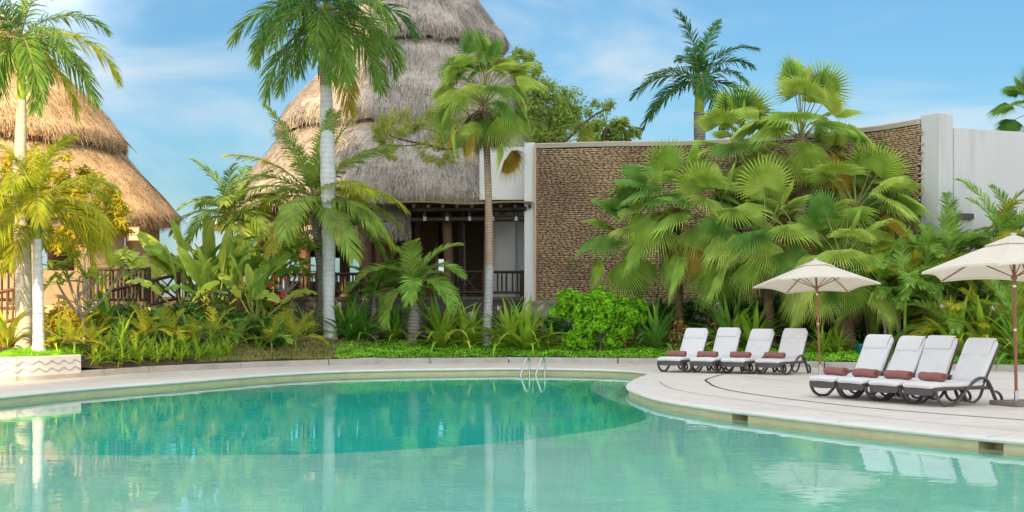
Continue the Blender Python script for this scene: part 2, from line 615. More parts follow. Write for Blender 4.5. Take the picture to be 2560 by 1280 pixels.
M['croton'] = leafmat('croton_leaf', (.42, .34, .04), (.46, .20, .10), .25, .35, .3)
M['red'] = leafmat('hibiscus_petal', (.70, .06, .05), (.75, .12, .10), .3, .5, .15)
M['lily'] = leafmat('white_lily_petal', (.75, .74, .70), (.66, .62, .52), .3, .5, .1)

# canvas lets some of the sky light through
def add_translucency(m, col, fac):
    N, L = m.node_tree.nodes, m.node_tree.links
    tr = N.new('ShaderNodeBsdfTranslucent')
    tr.inputs['Color'].default_value = (*col, 1)
    ms = N.new('ShaderNodeMixShader')
    ms.inputs[0].default_value = fac
    L.new(N['Principled BSDF'].outputs['BSDF'], ms.inputs[1])
    L.new(tr.outputs['BSDF'], ms.inputs[2])
    L.new(ms.outputs['Shader'], N['Material Output'].inputs['Surface'])


add_translucency(M['canvas'], (.92, .80, .60), .24)

# ------------------------------------------------------------------ plan lines (metres; the camera stands at 0,0 looking along +Y)
POOL = [(-8.57, 22.1), (-7.93, 24.3), (-6.84, 26.6), (-5.5, 29.6), (-3.8, 31.7), (-.8, 32.8), (.6, 32.8), (1.96, 32.3), (2.85, 31.4), (3.12, 30.1),
        (2.72, 28.2), (2.34, 26.2), (2.18, 24.4), (2.25, 22.75), (2.47, 21.1), (3.0, 19.4), (3.45, 18.45), (4.28, 16.74), (5.1, 15.3), (5.64, 14.5),
        (7.0, 12.5), (8.5, 9), (8.3, 5), (5, 2.6), (0, 2.0), (-5, 2.5), (-9, 5), (-10.3, 10), (-9.9, 15), (-9.25, 19)]
DEEP = [(-12, 16.2), (-8, 15.1), (-5.55, 14.75), (-2.53, 14.8), (-1.26, 15.3), (-.19, 16.1), (1.15, 17.7), (1.78, 18.9), (2.02, 19.9), (2.05, 21.4),
        (1.75, 23.8), (1.6, 26.8), (1.88, 29.8), (2.6, 31.6), (3.2, 36), (-12, 36)]
KERB = [(-9.24, 28.3), (-8.1, 31.1), (-6.3, 33.5), (-4.4, 35.0), (-2, 36.0), (0, 36.25), (3, 35.7), (5, 34.9), (7.5, 33.3), (9.64, 32.4), (11.8, 31.2),
        (16, 28.5), (22, 24), (30, 18)]
PLANT = [(-22, 21.5), (-14, 24.6), (-12, 25.6), (-10.3, 26.65), (-10.03, 26.9), (-9.73, 27.25), (-9.24, 28.3)]   # front of the raised planter
_kk = catmull([(a, b, 0) for a, b in PLANT], 8)[:-1] + catmull([(a, b, 0) for a, b in KERB], 10)
_kx = [p.x for p in _kk]
_ky = [p.y for p in _kk]


def kerb_y(x):
    return float(np.interp(x, _kx, _ky))


def ground_z(x, y):
    d = y - kerb_y(x)
    if d < 0: return DECK - .1
    t = min(1, max(0, (x + 9.6) / .4))
    zl = DECK + .44 + .10 * min(d, 5)
    zr = DECK + .13 + .235 * min(d, 3) + .05 * max(0, min(d - 3, 8))
    if x > 4: zr -= .07 * min(1, (x - 4) / 3) * min(d, 3)
    return zl * (1 - t) + zr * t + .03 * noise.noise(Vector((x * .9, y * .9, 0)))


def on_ground(px, py, ymin=20, ymax=44):
    """walk a photograph ray out to the planted ground"""
    y = ymin
    while y < ymax:
        x = ex(px, y)
        if y > kerb_y(x) + .05 and ez(py, y) <= ground_z(x, y): break
        y += .05
    x = ex(px, y)
    return Vector((x, y, ground_z(x, y)))


# ------------------------------------------------------------------ pool, deck, ground
pool = [Vector((p.x, p.y, 0)) for p in catmull([(a, b, 0) for a, b in POOL], 10, True)]


def fill(name, loops, z, mat, kind='structure'):
    bm = bmesh.new()
    es = []
    for lp in loops:
        vv = [bm.verts.new((p[0], p[1], z)) for p in lp]
        for i in range(len(vv)): es.append(bm.edges.new((vv[i], vv[(i + 1) % len(vv)])))
    bmesh.ops.triangle_fill(bm, use_beauty=True, use_dissolve=False, edges=es)
    bmesh.ops.recalc_face_normals(bm, faces=bm.faces[:])
    if bm.faces and sum(f.normal.z for f in bm.faces) < 0: bmesh.ops.reverse_faces(bm, faces=bm.faces[:])
    me = bpy.data.meshes.new(name)
    bm.to_mesh(me)
    bm.free()
    me.materials.append(mat)
    o = link(name, me)
    return tag(o, kind=kind)


def normals2d(P):
    out = []
    n = len(P)
    for i in range(n):
        t = (P[(i + 1) % n] - P[i - 1]).normalized()
        out.append(Vector((t.y, -t.x, 0)))
    return out


area = sum(pool[i].x * pool[(i + 1) % len(pool)].y - pool[(i + 1) % len(pool)].x * pool[i].y for i in range(len(pool)))
pn = normals2d(pool)                # for a counter-clockwise loop these point outwards
if area < 0: pn = [-v for v in pn]
deck_in = [p + n * .36 for p, n in zip(pool, pn)]
deck = fill('pool_deck', [[(-60, -40), (60, -40), (60, 39), (-60, 39)], deck_in], DECK, M['deck'])
tag(deck, 'pale stone pool deck around the curved pool', None)

# bull-nosed coping all round the pool
mb = MB()
sec = [(.42, -.05), (.42, .004), (.12, .010), (.02, .010), (-.03, -.002), (-.052, -.022), (-.045, -.045), (-.02, -.055), (.10, -.055)]
fr = [(p + Vector((0, 0, DECK)), n, Vector((0, 0, 1)), 1, 1) for p, n in zip(pool, pn)]
mb.sweep(sec, fr + fr[:1], closed=True, caps=False)
cop = mb.build('pool_coping', M['coping'], smooth=True, auto=50)
acc = 0.0
for i in range(1, len(pool)):
    acc += (pool[i] - pool[i - 1]).length
    if acc > 2.3 and pool[i].y > 9:
        acc = 0.0
        t_ = Vector((-pn[i].y, pn[i].x, 0)) * .005
        a_, b_ = pool[i] - pn[i] * .03 + Vector((0, 0, DECK + .0035)), pool[i] + pn[i] * .41 + Vector((0, 0, DECK + .0095))
        c_ = pool[i] + pn[i] * .03 + Vector((0, 0, DECK + .0125))
        mj = MB()
        mj.add([a_ - t_, a_ + t_, c_ + t_, c_ - t_, b_ + t_, b_ - t_], [(0, 1, 2, 3), (3, 2, 4, 5)])
        mj.build('coping_joint', M['seam'], cop)
tag(cop, 'rounded pale coping stone along the pool edge', kind='structure')

# pool wall with skimmer openings
skim = []
for a, b in ((1832, 1866), (2450, 2508)): skim.append((a, b))
mb = MB()
n = len(pool)
hole = []
for i in range(n):
    m_ = (pool[i] + pool[(i + 1) % n]) / 2
    px = 1280 + m_.x * FPX / m_.y if m_.y > 5 else -1e5
    hole.append(any(a <= px <= b for a, b in skim) and m_.x > 2 and m_.y < 22)
zs = DECK - .05
H0, H1 = Vector((0, 0, -.03)), Vector((0, 0, zs - .008))
for i in range(n):
    P0, P1 = pool[i], pool[(i + 1) % n]
    U0, UZ = Vector((0, 0, -1.5)), Vector((0, 0, zs))
    if not hole[i]:
        mb.add([P0 + U0, P1 + U0, P1 + UZ, P0 + UZ], [(0, 1, 2, 3)])
        continue
    mb.add([P0 + U0, P1 + U0, P1 + H0, P0 + H0], [(0, 1, 2, 3)])
    mb.add([P0 + H1, P1 + H1, P1 + UZ, P0 + UZ], [(0, 1, 2, 3)])
    d0, d1 = pn[i] * .3, pn[(i + 1) % n] * .3
    mb.add([P0 + d0 + H0, P1 + d1 + H0, P1 + d1 + H1, P0 + d0 + H1, P0 + H0, P1 + H0, P1 + H1, P0 + H1], [(0, 1, 2, 3), (4, 5, 1, 0), (7, 3, 2, 6)])
    if not hole[i - 1]: mb.add([P0 + H0, P0 + d0 + H0, P0 + d0 + H1, P0 + H1], [(0, 1, 2, 3)])
    if not hole[(i + 1) % n]: mb.add([P1 + H0, P1 + d1 + H0, P1 + d1 + H1, P1 + H1], [(0, 1, 2, 3)])
pw = mb.build('pool_wall', M['riser'], smooth=False)
tag(pw, 'cream plaster pool wall at the waterline', kind='structure')

big = [(-16, -2), (16, -2), (16, 38), (-16, 38)]
dl = [(p.x, p.y) for p in catmull([(a, b, 0) for a, b in DEEP[1:-3]], 8)]
dl = [DEEP[0]] + dl + DEEP[-3:]
dl = [(max(-15.5, a), min(37.5, b)) for a, b in dl]
sh = fill('pool_shelf', [big, dl], -.32, M['shelf'])
tag(sh, 'shallow pale aqua ledge of the pool floor')
mb = MB()
for i in range(len(dl)):
    a, b = dl[i], dl[(i + 1) % len(dl)]
    mb.add([(a[0], a[1], -1.35), (b[0], b[1], -1.35), (b[0], b[1], -.32), (a[0], a[1], -.32)], [(0, 1, 2, 3)])
bs = mb.build('pool_step', M['deep'])
tag(bs, 'teal step down from the shallow ledge', kind='structure')
fl = fill('pool_floor', [[(-16, -2), (16, -2), (16, 38), (-16, 38)]], -1.35, M['deep'])
tag(fl, 'teal floor of the deep pool')

# water
m, nn, p = newmat('pool_water')
p.inputs['Base Color'].default_value = (1, 1, 1, 1)
p.inputs['Roughness'].default_value = 0.0
p.inputs['IOR'].default_value = 1.185
p.inputs['Transmission Weight'].default_value = 1.0
N_, L_ = nn.nodes, nn.links
ge = N_.new('ShaderNodeNewGeometry')


def wave(scale, st, strength, dist, prev=None):
    mp = N_.new('ShaderNodeMapping')
    mp.inputs['Scale'].default_value = st
    mp.inputs['Rotation'].default_value = (0, 0, R_(8))
    L_.new(ge.outputs['Position'], mp.inputs['Vector'])
    nz = N_.new('ShaderNodeTexNoise')
    nz.inputs['Scale'].default_value = scale
    nz.inputs['Detail'].default_value = 2.5
    L_.new(mp.outputs['Vector'], nz.inputs['Vector'])
    b = N_.new('ShaderNodeBump')
    b.inputs['Strength'].default_value = strength
    b.inputs['Distance'].default_value = dist
    L_.new(nz.outputs['Fac'], b.inputs['Height'])
    if prev: L_.new(prev.outputs['Normal'], b.inputs['Normal'])
    return b


b1 = wave(.55, (1, 1, 1), .30, .018)
b2 = wave(2.8, (1, 1.6, 1), .5, .0026, b1)
L_.new(b2.outputs['Normal'], p.inputs['Normal'])
M['water'] = m
wt = fill('pool_water', [[(q.x, q.y) for q in (a + b * .02 for a, b in zip(pool, pn))]], 0.0, M['water'])
tag(wt, 'still turquoise pool water with soft ripples')

# planted ground, one sheet out to the horizon
xs = np.concatenate([np.linspace(-3000, -40, 8)[:-1], np.linspace(-40, -14, 14)[:-1], np.linspace(-14, 16, 121), np.linspace(16, 40, 13)[1:], np.linspace(40, 3000, 8)[1:]])
js = np.concatenate([np.linspace(0, 9, 46), np.linspace(9, 30, 12)[1:], np.array([60, 200, 800, 3200])])
mb = MB()
V = []
for x in xs:
    k = kerb_y(x) if abs(x) < 40 else kerb_y(math.copysign(40, x)) - (abs(x) - 40) * .5
    for d in js:
        xx = min(40, max(-40, float(x)))
        y = k + .12 + d
        V.append((float(x), float(y), ground_z(xx, kerb_y(xx) + .12 + d)))
nj = len(js)
F = [(i * nj + j, (i + 1) * nj + j, (i + 1) * nj + j + 1, i * nj + j + 1) for i in range(len(xs) - 1) for j in range(nj - 1)]
mb.add(V, F)
gr = mb.build('garden_ground', M['soil'], smooth=True)
tag(gr, 'dark soil of the raised garden bed', kind='structure')
fill('ground', [[(-3000, -3000), (3000, -3000), (3000, 3000), (-3000, 3000)], [(-61, -41), (61, -41), (61, 80), (-61, 80)]], DECK - .15, M['soil'])

# kerb in cast lengths
kc = catmull([(a, b, 0) for a, b in KERB], 10)
dist = [0]
for i in range(1, len(kc)): dist.append(dist[-1] + (kc[i] - kc[i - 1]).length)


def kerb_pt(s):
    i = int(np.searchsorted(dist, s))
    i = min(max(i, 1), len(kc) - 1)
    t = (s - dist[i - 1]) / (dist[i] - dist[i - 1])
    return kc[i - 1].lerp(kc[i], t), (kc[i] - kc[i - 1]).normalized()


kt = thing('garden_kerb', 'low weathered concrete kerb between the pool deck and the planting', 'kerb', (0, 0, 0))
s = .02
rk = random.Random(3)
while s < dist[-1] - 3:
    ln = rk.choice((2.4, 2.9, 3.3)) * rk.uniform(.85, 1.1)
    mb = MB()
    fr = []
    dz = rk.uniform(-.008, .008)
    dn = rk.uniform(-.012, .012)
    for k in range(9):
        p_, t_ = kerb_pt(s + (ln - .03) * k / 8)
        nrm = Vector((-t_.y, t_.x, 0))
        fr.append((p_ + nrm * dn + Vector((0, 0, DECK - .05)), nrm, Vector((0, 0, 1)), 1, 1))
    mb.sweep([(0, 0), (.24, 0), (.24, .18 + dz), (.21, .20 + dz), (.03, .20 + dz), (.0, .175 + dz)], fr)
    mb.build('kerb_length', M['kerb'], kt, smooth=True, auto=40)
    s += ln

# deck joints
def strip(name, pts, wd, z, mat):
    P = catmull([(a, b, 0) for a, b in pts], 8)
    mb = MB()
    for i in range(len(P) - 1):
        t0 = (P[min(i + 1, len(P) - 1)] - P[max(i - 1, 0)]).normalized()
        t1 = (P[min(i + 2, len(P) - 1)] - P[i]).normalized()
        n0, n1 = Vector((-t0.y, t0.x, 0)) * wd / 2, Vector((-t1.y, t1.x, 0)) * wd / 2
        z_ = Vector((0, 0, z))
        mb.add([P[i] - n0 + z_, P[i + 1] - n1 + z_, P[i + 1] + n1 + z_, P[i] + n0 + z_], [(0, 1, 2, 3)])
    return mb.build(name, mat, deck)


def dk(px, py):
    y = FPX * (CAMZ - DECK) / (py - HOR)
    return (ex(px, y), y)


strip('drain_joint', [dk(*q) for q in ((1845, 931), (1813, 935), (1782, 943), (1765, 950), (1770, 956), (1799, 970), (1897, 988), (2123, 1015), (2340, 1034), (2555, 1050), (2800, 1070))], .05, DECK + .004, M['joint'])
strip('deck_seam', [dk(*q) for q in ((1813, 935), (1900, 946), (2031, 960), (2300, 985))], .02, DECK + .004, M['seam'])
strip('deck_seam', [dk(*q) for q in ((1648, 954), (1675, 970), (1740, 984), (1860, 1001), (2100, 1032), (2330, 1058), (2555, 1078))], .018, DECK + .008, M['seam'])
strip('deck_seam', [dk(*q) for q in ((0, 966), (200, 955), (420, 941), (660, 925), (900, 917))], .02, DECK + .004, M['seam'])
for q in ((2120, 2560, 967), (2200, 2700, 982)):
    strip('deck_seam', [dk(q[0], q[2]), dk((q[0] + q[1]) / 2, q[2] - 3), dk(q[1], q[2] - 8)], .015, DECK + .012, M['seam'])

# ------------------------------------------------------------------ raised planter with zigzag relief
pl = thing('raised_planter', 'pale curved planter wall with double zigzag relief at left', 'planter', (-10, 27, DECK))
pc = catmull([(a, b, 0) for a, b in PLANT], 8)
mb = MB()
off = Vector((10, -27, 0))
fr = []
for i, p_ in enumerate(pc):
    t_ = (pc[min(i + 1, len(pc) - 1)] - pc[max(i - 1, 0)]).normalized()
    fr.append((p_ + off, Vector((-t_.y, t_.x, 0)), Vector((0, 0, 1)), 1, 1))
mb.sweep([(0, .09), (.22, .09), (.22, .47), (.2, .49), (.02, .49), (0, .47)], fr)
mb.build('planter_wall', M['kerb'] if False else M['coping'], pl, smooth=True, auto=40)
mb = MB()
mb.sweep([(-.012, 0), (.2, 0), (.2, .088), (-.012, .088)], fr)
mb.build('base_course', M['kerb'], pl)
mb = MB()
e = pc[-1] + off
mb.box((e.x - .60, e.y + 1.42, .24), (.2, 2.9, .48), rz=R_(19))
mb.build('side_wall', M['coping'], pl)
# zigzags stand proud of the wall
ds = [0]
for i in range(1, len(pc)): ds.append(ds[-1] + (pc[i] - pc[i - 1]).length)


def pl_pt(s_):
    i = min(max(int(np.searchsorted(ds, s_)), 1), len(pc) - 1)
    t = (s_ - ds[i - 1]) / (ds[i] - ds[i - 1])
    tt = (pc[i] - pc[i - 1]).normalized()
    return pc[i - 1].lerp(pc[i], t) + off, Vector((tt.y, -tt.x, 0))


for zc in (.36, .21):
    mb = MB()
    q = []
    s_ = ds[-1] - .03
    k = 0
    while s_ > ds[-1] - 3.6:
        a, nr = pl_pt(s_)
        q.append(a + nr * .004 + Vector((0, 0, zc + (.035 if k % 2 else -.035))))
        s_ -= .17
        k += 1
    q2 = catmull(q, 4)
    mb.tube(q2, .014, 6)
    mb.build('zigzag_line', M['kerb'], pl, smooth=True)

# ------------------------------------------------------------------ thatched roofs
def thatch_tier(parent, cx, cy, prof, mat, seed, nst, fringe, a0=-180, a1=180, tilt=0.0, lip=.42, rough=.06, vis=(-100, 100), wid=.028):
    """prof: list of (z, R) from top to eave, angle measured from the camera side towards +X"""
    r = random.Random(seed)
    P = catmull([(R, 0, z) for z, R in prof], 5)
    PR = [(q.z, q.x) for q in P]
    ze, re = PR[-1]
    PR += [(ze - lip * .55, re + .03), (ze - lip, re - .08), (ze - lip * .8, re - .30), (ze + .05, re - .55)]
    ns = 120
    mb = MB()

    def pos(z, R, a, k=0.0):
        j = noise.noise(Vector((math.cos(a) * 3.2, math.sin(a) * 3.2, z * .9 + seed)))
        j2 = noise.noise(Vector((math.cos(a) * 9, math.sin(a) * 9, z * 2.2 + seed * 3)))
        rr = R + rough * j * 2.2 + rough * .6 * j2 + k
        zz = z + tilt * (math.cos(a) * R / re) + (.17 * noise.noise(Vector((math.cos(a) * 5, math.sin(a) * 5, seed * 2.))) if z < ze + .4 else 0)
        return Vector((cx + math.sin(a) * rr, cy - math.cos(a) * rr, zz))
    full = (a1 - a0) >= 359
    AA = [R_(a0 + (a1 - a0) * i / ns) for i in range(ns + 1)]
    vs = [pos(z, R, a) for a in AA for z, R in PR]
    m_ = len(PR)
    mb.add(vs, [(i * m_ + k, (i + 1) * m_ + k, (i + 1) * m_ + k + 1, i * m_ + k + 1) for i in range(ns) for k in range(m_ - 1)])
    t = mb.build('thatch_tier', mat, parent, smooth=True, auto=60)
    # loose straw over the surface, then the shaggy eave
    V, F = [], []
    n_main = len(P)
    va0, va1 = max(a0, vis[0]), min(a1, vis[1])
    # area-weighted choice along the profile
    wts = [max(.01, (P[i + 1] - P[i]).length * (P[i].x + P[i + 1].x)) for i in range(n_main - 1)]
    for _ in range(nst):
        i = r.choices(range(n_main - 1), wts)[0]
        u = r.random()
        z, R = P[i].z * (1 - u) + P[i + 1].z * u, P[i].x * (1 - u) + P[i + 1].x * u
        a = R_(r.uniform(va0, va1))
        sl = (P[i + 1] - P[i]).normalized()
        ln = r.uniform(.16, .62)
        b = pos(z, R, a, .006)
        sk = r.gauss(0, .14)
        lift = r.uniform(.004, .028)
        rad = Vector((math.sin(a), -math.cos(a), 0))
        tan = Vector((math.cos(a), math.sin(a), 0))
        d = (rad * sl.x + Vector((0, 0, sl.z)) + tan * sk).normalized()
        e = b + d * ln + rad * lift + Vector((0, 0, lift * .6))
        wv = tan * (wid * r.uniform(.5, 1.1) / 2)
        k = len(V)
        V += [b - wv, b + wv, e + wv * .5, e - wv * .5]
        F.append((k, k + 1, k + 2, k + 3))
    for _ in range(fringe):
        a = R_(r.uniform(va0, va1))
        c = r.random()
        b = pos(ze - lip * .1 - lip * .55 * c, re + .015 - .10 * c, a, .01)
        ln = r.uniform(.12, .40) * (1 + .7 * noise.noise(Vector((a * 9, seed, 0))))
        rad = Vector((math.sin(a), -math.cos(a), 0))
        tan = Vector((math.cos(a), math.sin(a), 0))
        d = Vector((0, 0, -1)) + rad * r.uniform(-.1, .35) + tan * r.uniform(-.22, .22)
        e = b + d.normalized() * ln
        wv = tan * (wid * r.uniform(.6, 1.3) / 2)
        k = len(V)
        V += [b - wv, b + wv, e + wv * .35, e - wv * .35]
        F.append((k, k + 1, k + 2, k + 3))
    o = link('straw', np_mesh('straw', [tuple(q) for q in V], F, mat), t)
    tag(o, kind='stuff')
    return t


hx, hy = ex(1052, 50), 50.0
hut = thing('thatched_hall', 'tall grey thatched palapa hall with stacked conical roof tiers', 'building', (0, 0, 0))
thatch_tier(hut, hx, hy, [(16.6, .05), (15.4, .95), (13.4, 2.1), (12.6, 2.68), (11.75, 3.28)], M['thatch_grey'], 1, 5000, 1500)
thatch_tier(hut, hx, hy, [(12.4, 2.1), (11.5, 2.75), (10.5, 3.75), (9.5, 4.62), (8.5, 5.4)], M['thatch_grey'], 2, 9000, 2400)
thatch_tier(hut, hx, hy, [(9.3, 4.2), (8.2, 5.02), (6.9, 6.2), (5.5, 7.42)], M['thatch_grey'], 3, 12000, 2600)
thatch_tier(hut, hx, hy, [(5.5, 6.0), (4.9, 6.35), (4.30, 6.62)], M['thatch_grey'], 4, 1500, 2200, a0=-88, a1=1, lip=.2)

FLOOR = ez(742, 42.4)
mb = MB()
mb.box((ex(870, 47.2), 47.2, FLOOR / 2), (ex(1337, 42) - ex(400, 42.4) , 9.4, FLOOR))
x0, x1 = ex(400, 42.4), ex(1312, 42.4)
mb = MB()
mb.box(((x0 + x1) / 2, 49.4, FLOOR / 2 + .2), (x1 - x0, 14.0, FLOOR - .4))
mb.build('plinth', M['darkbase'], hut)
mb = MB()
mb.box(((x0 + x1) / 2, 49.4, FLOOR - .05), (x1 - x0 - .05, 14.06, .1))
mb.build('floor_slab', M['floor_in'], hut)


def arc_wall(parent, name, cx, cy, R, a0, a1, z0, z1, mat, th=.25):
    mb = MB()
    fr = []
    nA = max(3, int(abs(a1 - a0) / 3))
    for k in range(nA + 1):
        a = R_(a0 + (a1 - a0) * k / nA)
        rad = Vector((math.sin(a), -math.cos(a), 0))
        fr.append((Vector((cx, cy, 0)) + rad * R, rad, Vector((0, 0, 1)), 1, 1))
    mb.sweep([(0, z0), (0, z1), (-th, z1), (-th, z0)], fr)
    return mb.build(name, mat, parent, smooth=True, auto=35)


# far side of the hall: low wall, hanging frieze, and a service block in shade
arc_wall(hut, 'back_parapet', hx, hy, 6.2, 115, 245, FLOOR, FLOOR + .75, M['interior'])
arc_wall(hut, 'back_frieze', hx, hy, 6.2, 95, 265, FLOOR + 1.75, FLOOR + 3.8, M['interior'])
mb = MB()
mb.box((ex(1010, 52), 52.0, FLOOR + 1.5), (2.6, 2.2, 3.0))
mb.build('service_block', M['post_tan'], hut)
mb = MB()
mb.box((ex(1200, 50), 50.0, FLOOR + 1.6), (2.2, .3, 3.2))
mb.build('screen_wall', M['interior'], hut)


def column(parent, px, y, wpx, z0, z1, mat, name='column', lean=0.0):
    mb = MB()
    r0 = wpx * y / FPX / 2
    x = ex(px, y)
    pts = [(x + lean * t + .03 * math.sin(t * 5), y, z0 + (z1 - z0) * t) for t in (0, .2, .4, .6, .8, 1)]
    mb.tube(pts, [r0 * k for k in (1.04, 1.0, .98, 1.0, .97, .96)], 14)
    return mb.build(name, mat, parent, smooth=True, auto=50)


for px, y, wp, mt in ((913, 43.6, 34, 'post'), (967, 46.5, 34, 'post_tan'), (1000, 47.5, 26, 'post'), (860, 47.0, 26, 'post'), (1148, 46.0, 30, 'log'), (760, 45.2, 30, 'post'), (690, 46.5, 30, 'post_tan'), (620, 47.5, 26, 'post_tan')):
    column(hut, px, y, wp, FLOOR, 5.4 if y > 44 else 4.5, M[mt])
column(hut, 938, 43.9, 20, FLOOR, 4.5, M['logwarm'], 'bent_trunk_post', .12)
# ring beam under the left eave with its row of pale panels
mb = MB()
mb.tube([(ex(690, 43.6), 43.6, ez(556, 43.6)), (ex(1015, 43.6), 43.6, ez(556, 43.6))], .09, 10)
mb.build('ring_beam', M['log'], hut, smooth=True)

# ------------------------------------------------------------------ pergola in front of the hall
pg = thing('log_pergola', 'dark log pergola with reed roof beside the pebble wall', 'pergola', (0, 0, 0))
y0 = 42.1
mb = MB()
xa, xb = ex(985, y0), ex(1331, y0)
zr = ez(506, y0)
NP = 24
for k in range(NP):
    u0, u1 = k / NP, (k + 1) / NP
    za, zb = zr + .03 * math.sin(u0 * 9), zr + .03 * math.sin(u1 * 9)
    X0, X1 = xa + (xb - xa) * u0, xa + (xb - xa) * u1
    mb.add([(X0, y0 - .25, za), (X1, y0 - .25, zb), (X1, y0 + 2.4, zb + .1), (X0, y0 + 2.4, za + .1),
            (X0, y0 - .25, za - .05), (X1, y0 - .25, zb - .05), (X1, y0 + 2.4, zb + .05), (X0, y0 + 2.4, za + .05)],
           [(0, 1, 2, 3), (4, 7, 6, 5), (0, 4, 5, 1), (2, 6, 7, 3)])
mb.build('reed_roof', M['reed'], pg)
for px in range(1000, 1330, 36):
    mb = MB()
    mb.tube([(ex(px, y0), y0 - .3, ez(517, y0)), (ex(px, y0), y0 + 2.3, ez(517, y0))], .062, 9)
    mb.build('rafter', M['log'], pg, smooth=True, auto=50)
for (ya, pxa, pxb, yy, rr) in ((523, 1030, 1316, 42.15, .095), (548, 1026, 1314, 42.2, .085), (523, 1030, 1300, 44.3, .09)):
    mb = MB()
    mb.tube([(ex(pxa, yy), yy, ez(ya + 2, yy)), (ex((pxa + pxb) / 2, yy), yy, ez(ya, yy)), (ex(pxb, yy), yy, ez(ya - 1, yy))], rr, 10)
    mb.build('beam', M['log'], pg, smooth=True, auto=50)
for px in (1062, 1118, 1174, 1232, 1290):
    mb = MB()
    mb.tube([(ex(px, 42.17), 42.17, ez(546, 42.2)), (ex(px, 42.17), 42.17, ez(525, 42.2))], .055, 8)
    o = mb.build('strut', M['log'], pg, smooth=True, auto=50)
    mb = MB()
    mb.tube([(ex(px, 42.17), 42.17, ez(552, 42.2)), (ex(px, 42.17), 42.17, ez(542, 42.2))], [.075, .062], 8)
    mb.build('bracket', M['steel_cap'], o, smooth=True, auto=50)
column(pg, 1119, 42.7, 24, FLOOR, ez(520, 42.7), M['post'], 'column')
column(pg, 1040, 43.9, 18, FLOOR, ez(520, 43.9), M['log'], 'column')


def railing(name, label, p0, p1, h, nb, mat, seed, brace=None, cat='railing', lowgap=.14, group=None):
    """log railing: two posts, two rails, uprights, an X where brace says"""
    r = random.Random(seed)
    p0, p1 = Vector(p0), Vector(p1)
    t = thing(name, label, cat, p0, group=group)
    d = p1 - p0
    U = Vector((0, 0, 1))

    def lg(nm, a, b, rad):
        mb = MB()
        mid = (a + b) / 2 + Vector((r.uniform(-.01, .01), r.uniform(-.01, .01), r.uniform(-.012, .012)))
        mb.tube([a, mid, b], [rad * r.uniform(.92, 1.08) for _ in range(3)], 7)
        mb.build(nm, mat, t, smooth=True, auto=50)
    for k in (0, 1): lg('post', d * k - U * .02, d * k + U * (h + .06), .065)
    lg('rail', U * h - d * .01, d * 1.01 + U * h, .05)
    lg('rail', U * lowgap, d + U * lowgap, .042)
    for k in range(nb):
        u = (k + 1) / (nb + 1)
        if brace and brace[0] < u < brace[1]: continue
        b = d * (u + r.uniform(-.008, .008))
        lg('baluster', b + U * lowgap, b + U * h, .03)
    if brace:
        a, b = d * brace[0], d * brace[1]
        lg('brace', a + U * lowgap, b + U * h, .028)
        lg('brace', a + U * h, b + U * lowgap, .028)
    return t


yr = 42.62
railing('log_railing', 'dark log railing with an X brace under the pergola', (ex(1132, yr), yr, FLOOR), (ex(1305, yr), yr, FLOOR), .80, 13, M['log'], 5, (.12, .36))
railing('log_railing', 'dark log railing of the hall just right of the white royal palm trunk', (ex(835, yr), yr, FLOOR), (ex(905, yr), yr, FLOOR), .74, 8, M['log'], 6)
railing('log_railing', 'dark log railing of the hall just left of the white royal palm trunk', (ex(690, yr), yr, FLOOR), (ex(792, yr), yr, FLOOR), .74, 8, M['log'], 8)

# ------------------------------------------------------------------ white block, pebble wall
WTOP = ez(360, 42.1)
wb = thing('white_wall_block', 'plain white plaster wall rising above the pergola', 'wall', (0, 0, 0))
mb = MB()
mb.box(((ex(1199, 43) + ex(1325, 43.6)) / 2, 43.3, (zr + .15 + WTOP) / 2), (ex(1325, 43.6) - ex(1199, 43), .9, WTOP - zr - .15))
mb.build('upper_wall', M['white_lit'], wb)
mb = MB()
xq, xr = ex(1311, 42.1), ex(1337, 42.1)
mb.box(((xq + xr) / 2, 42.75, (WTOP + .8) / 2 + .02), (xr - xq, 1.3, WTOP - .8 + .06))
mb.build('pilaster', M['white_lit'], wb)
mb = MB()
mb.box((xr + .015, 42.05, (WTOP + .8) / 2), (.06, .12, WTOP - .9))
mb.build('edge_trim', M['peach'], wb)
mb = MB()
mb.box((ex(1290, 44.4), 44.55, (FLOOR + zr) / 2), (1.5, .2, zr - FLOOR + .2))
mb.build('niche_wall', M['white'], wb)
arc_wall(wb, 'curved_niche', ex(1268, 44.4), 44.9, .78, -70, 20, FLOOR, zr - .35, M['white'], .1)

# gently curving pebble wall
WP = [(xr + .02, 42.2), (2.77, 41.75), (5.8, 41.4), (8.4, 40.1), (10.4, 38.3), (11.32, 36.75)]
wc = catmull([(a, b, 0) for a, b in WP], 14)
wd = [0]
for i in range(1, len(wc)): wd.append(wd[-1] + (wc[i] - wc[i - 1]).length)


def wall_pt(s_):
    i = min(max(int(np.searchsorted(wd, s_)), 1), len(wc) - 1)
    t = (s_ - wd[i - 1]) / (wd[i] - wd[i - 1])
    a, b = wc[max(i - 2, 0)], wc[min(i + 1, len(wc) - 1)]
    tt = (b - a).normalized()
    return wc[i - 1].lerp(wc[i], t), tt, Vector((tt.y, -tt.x, 0))


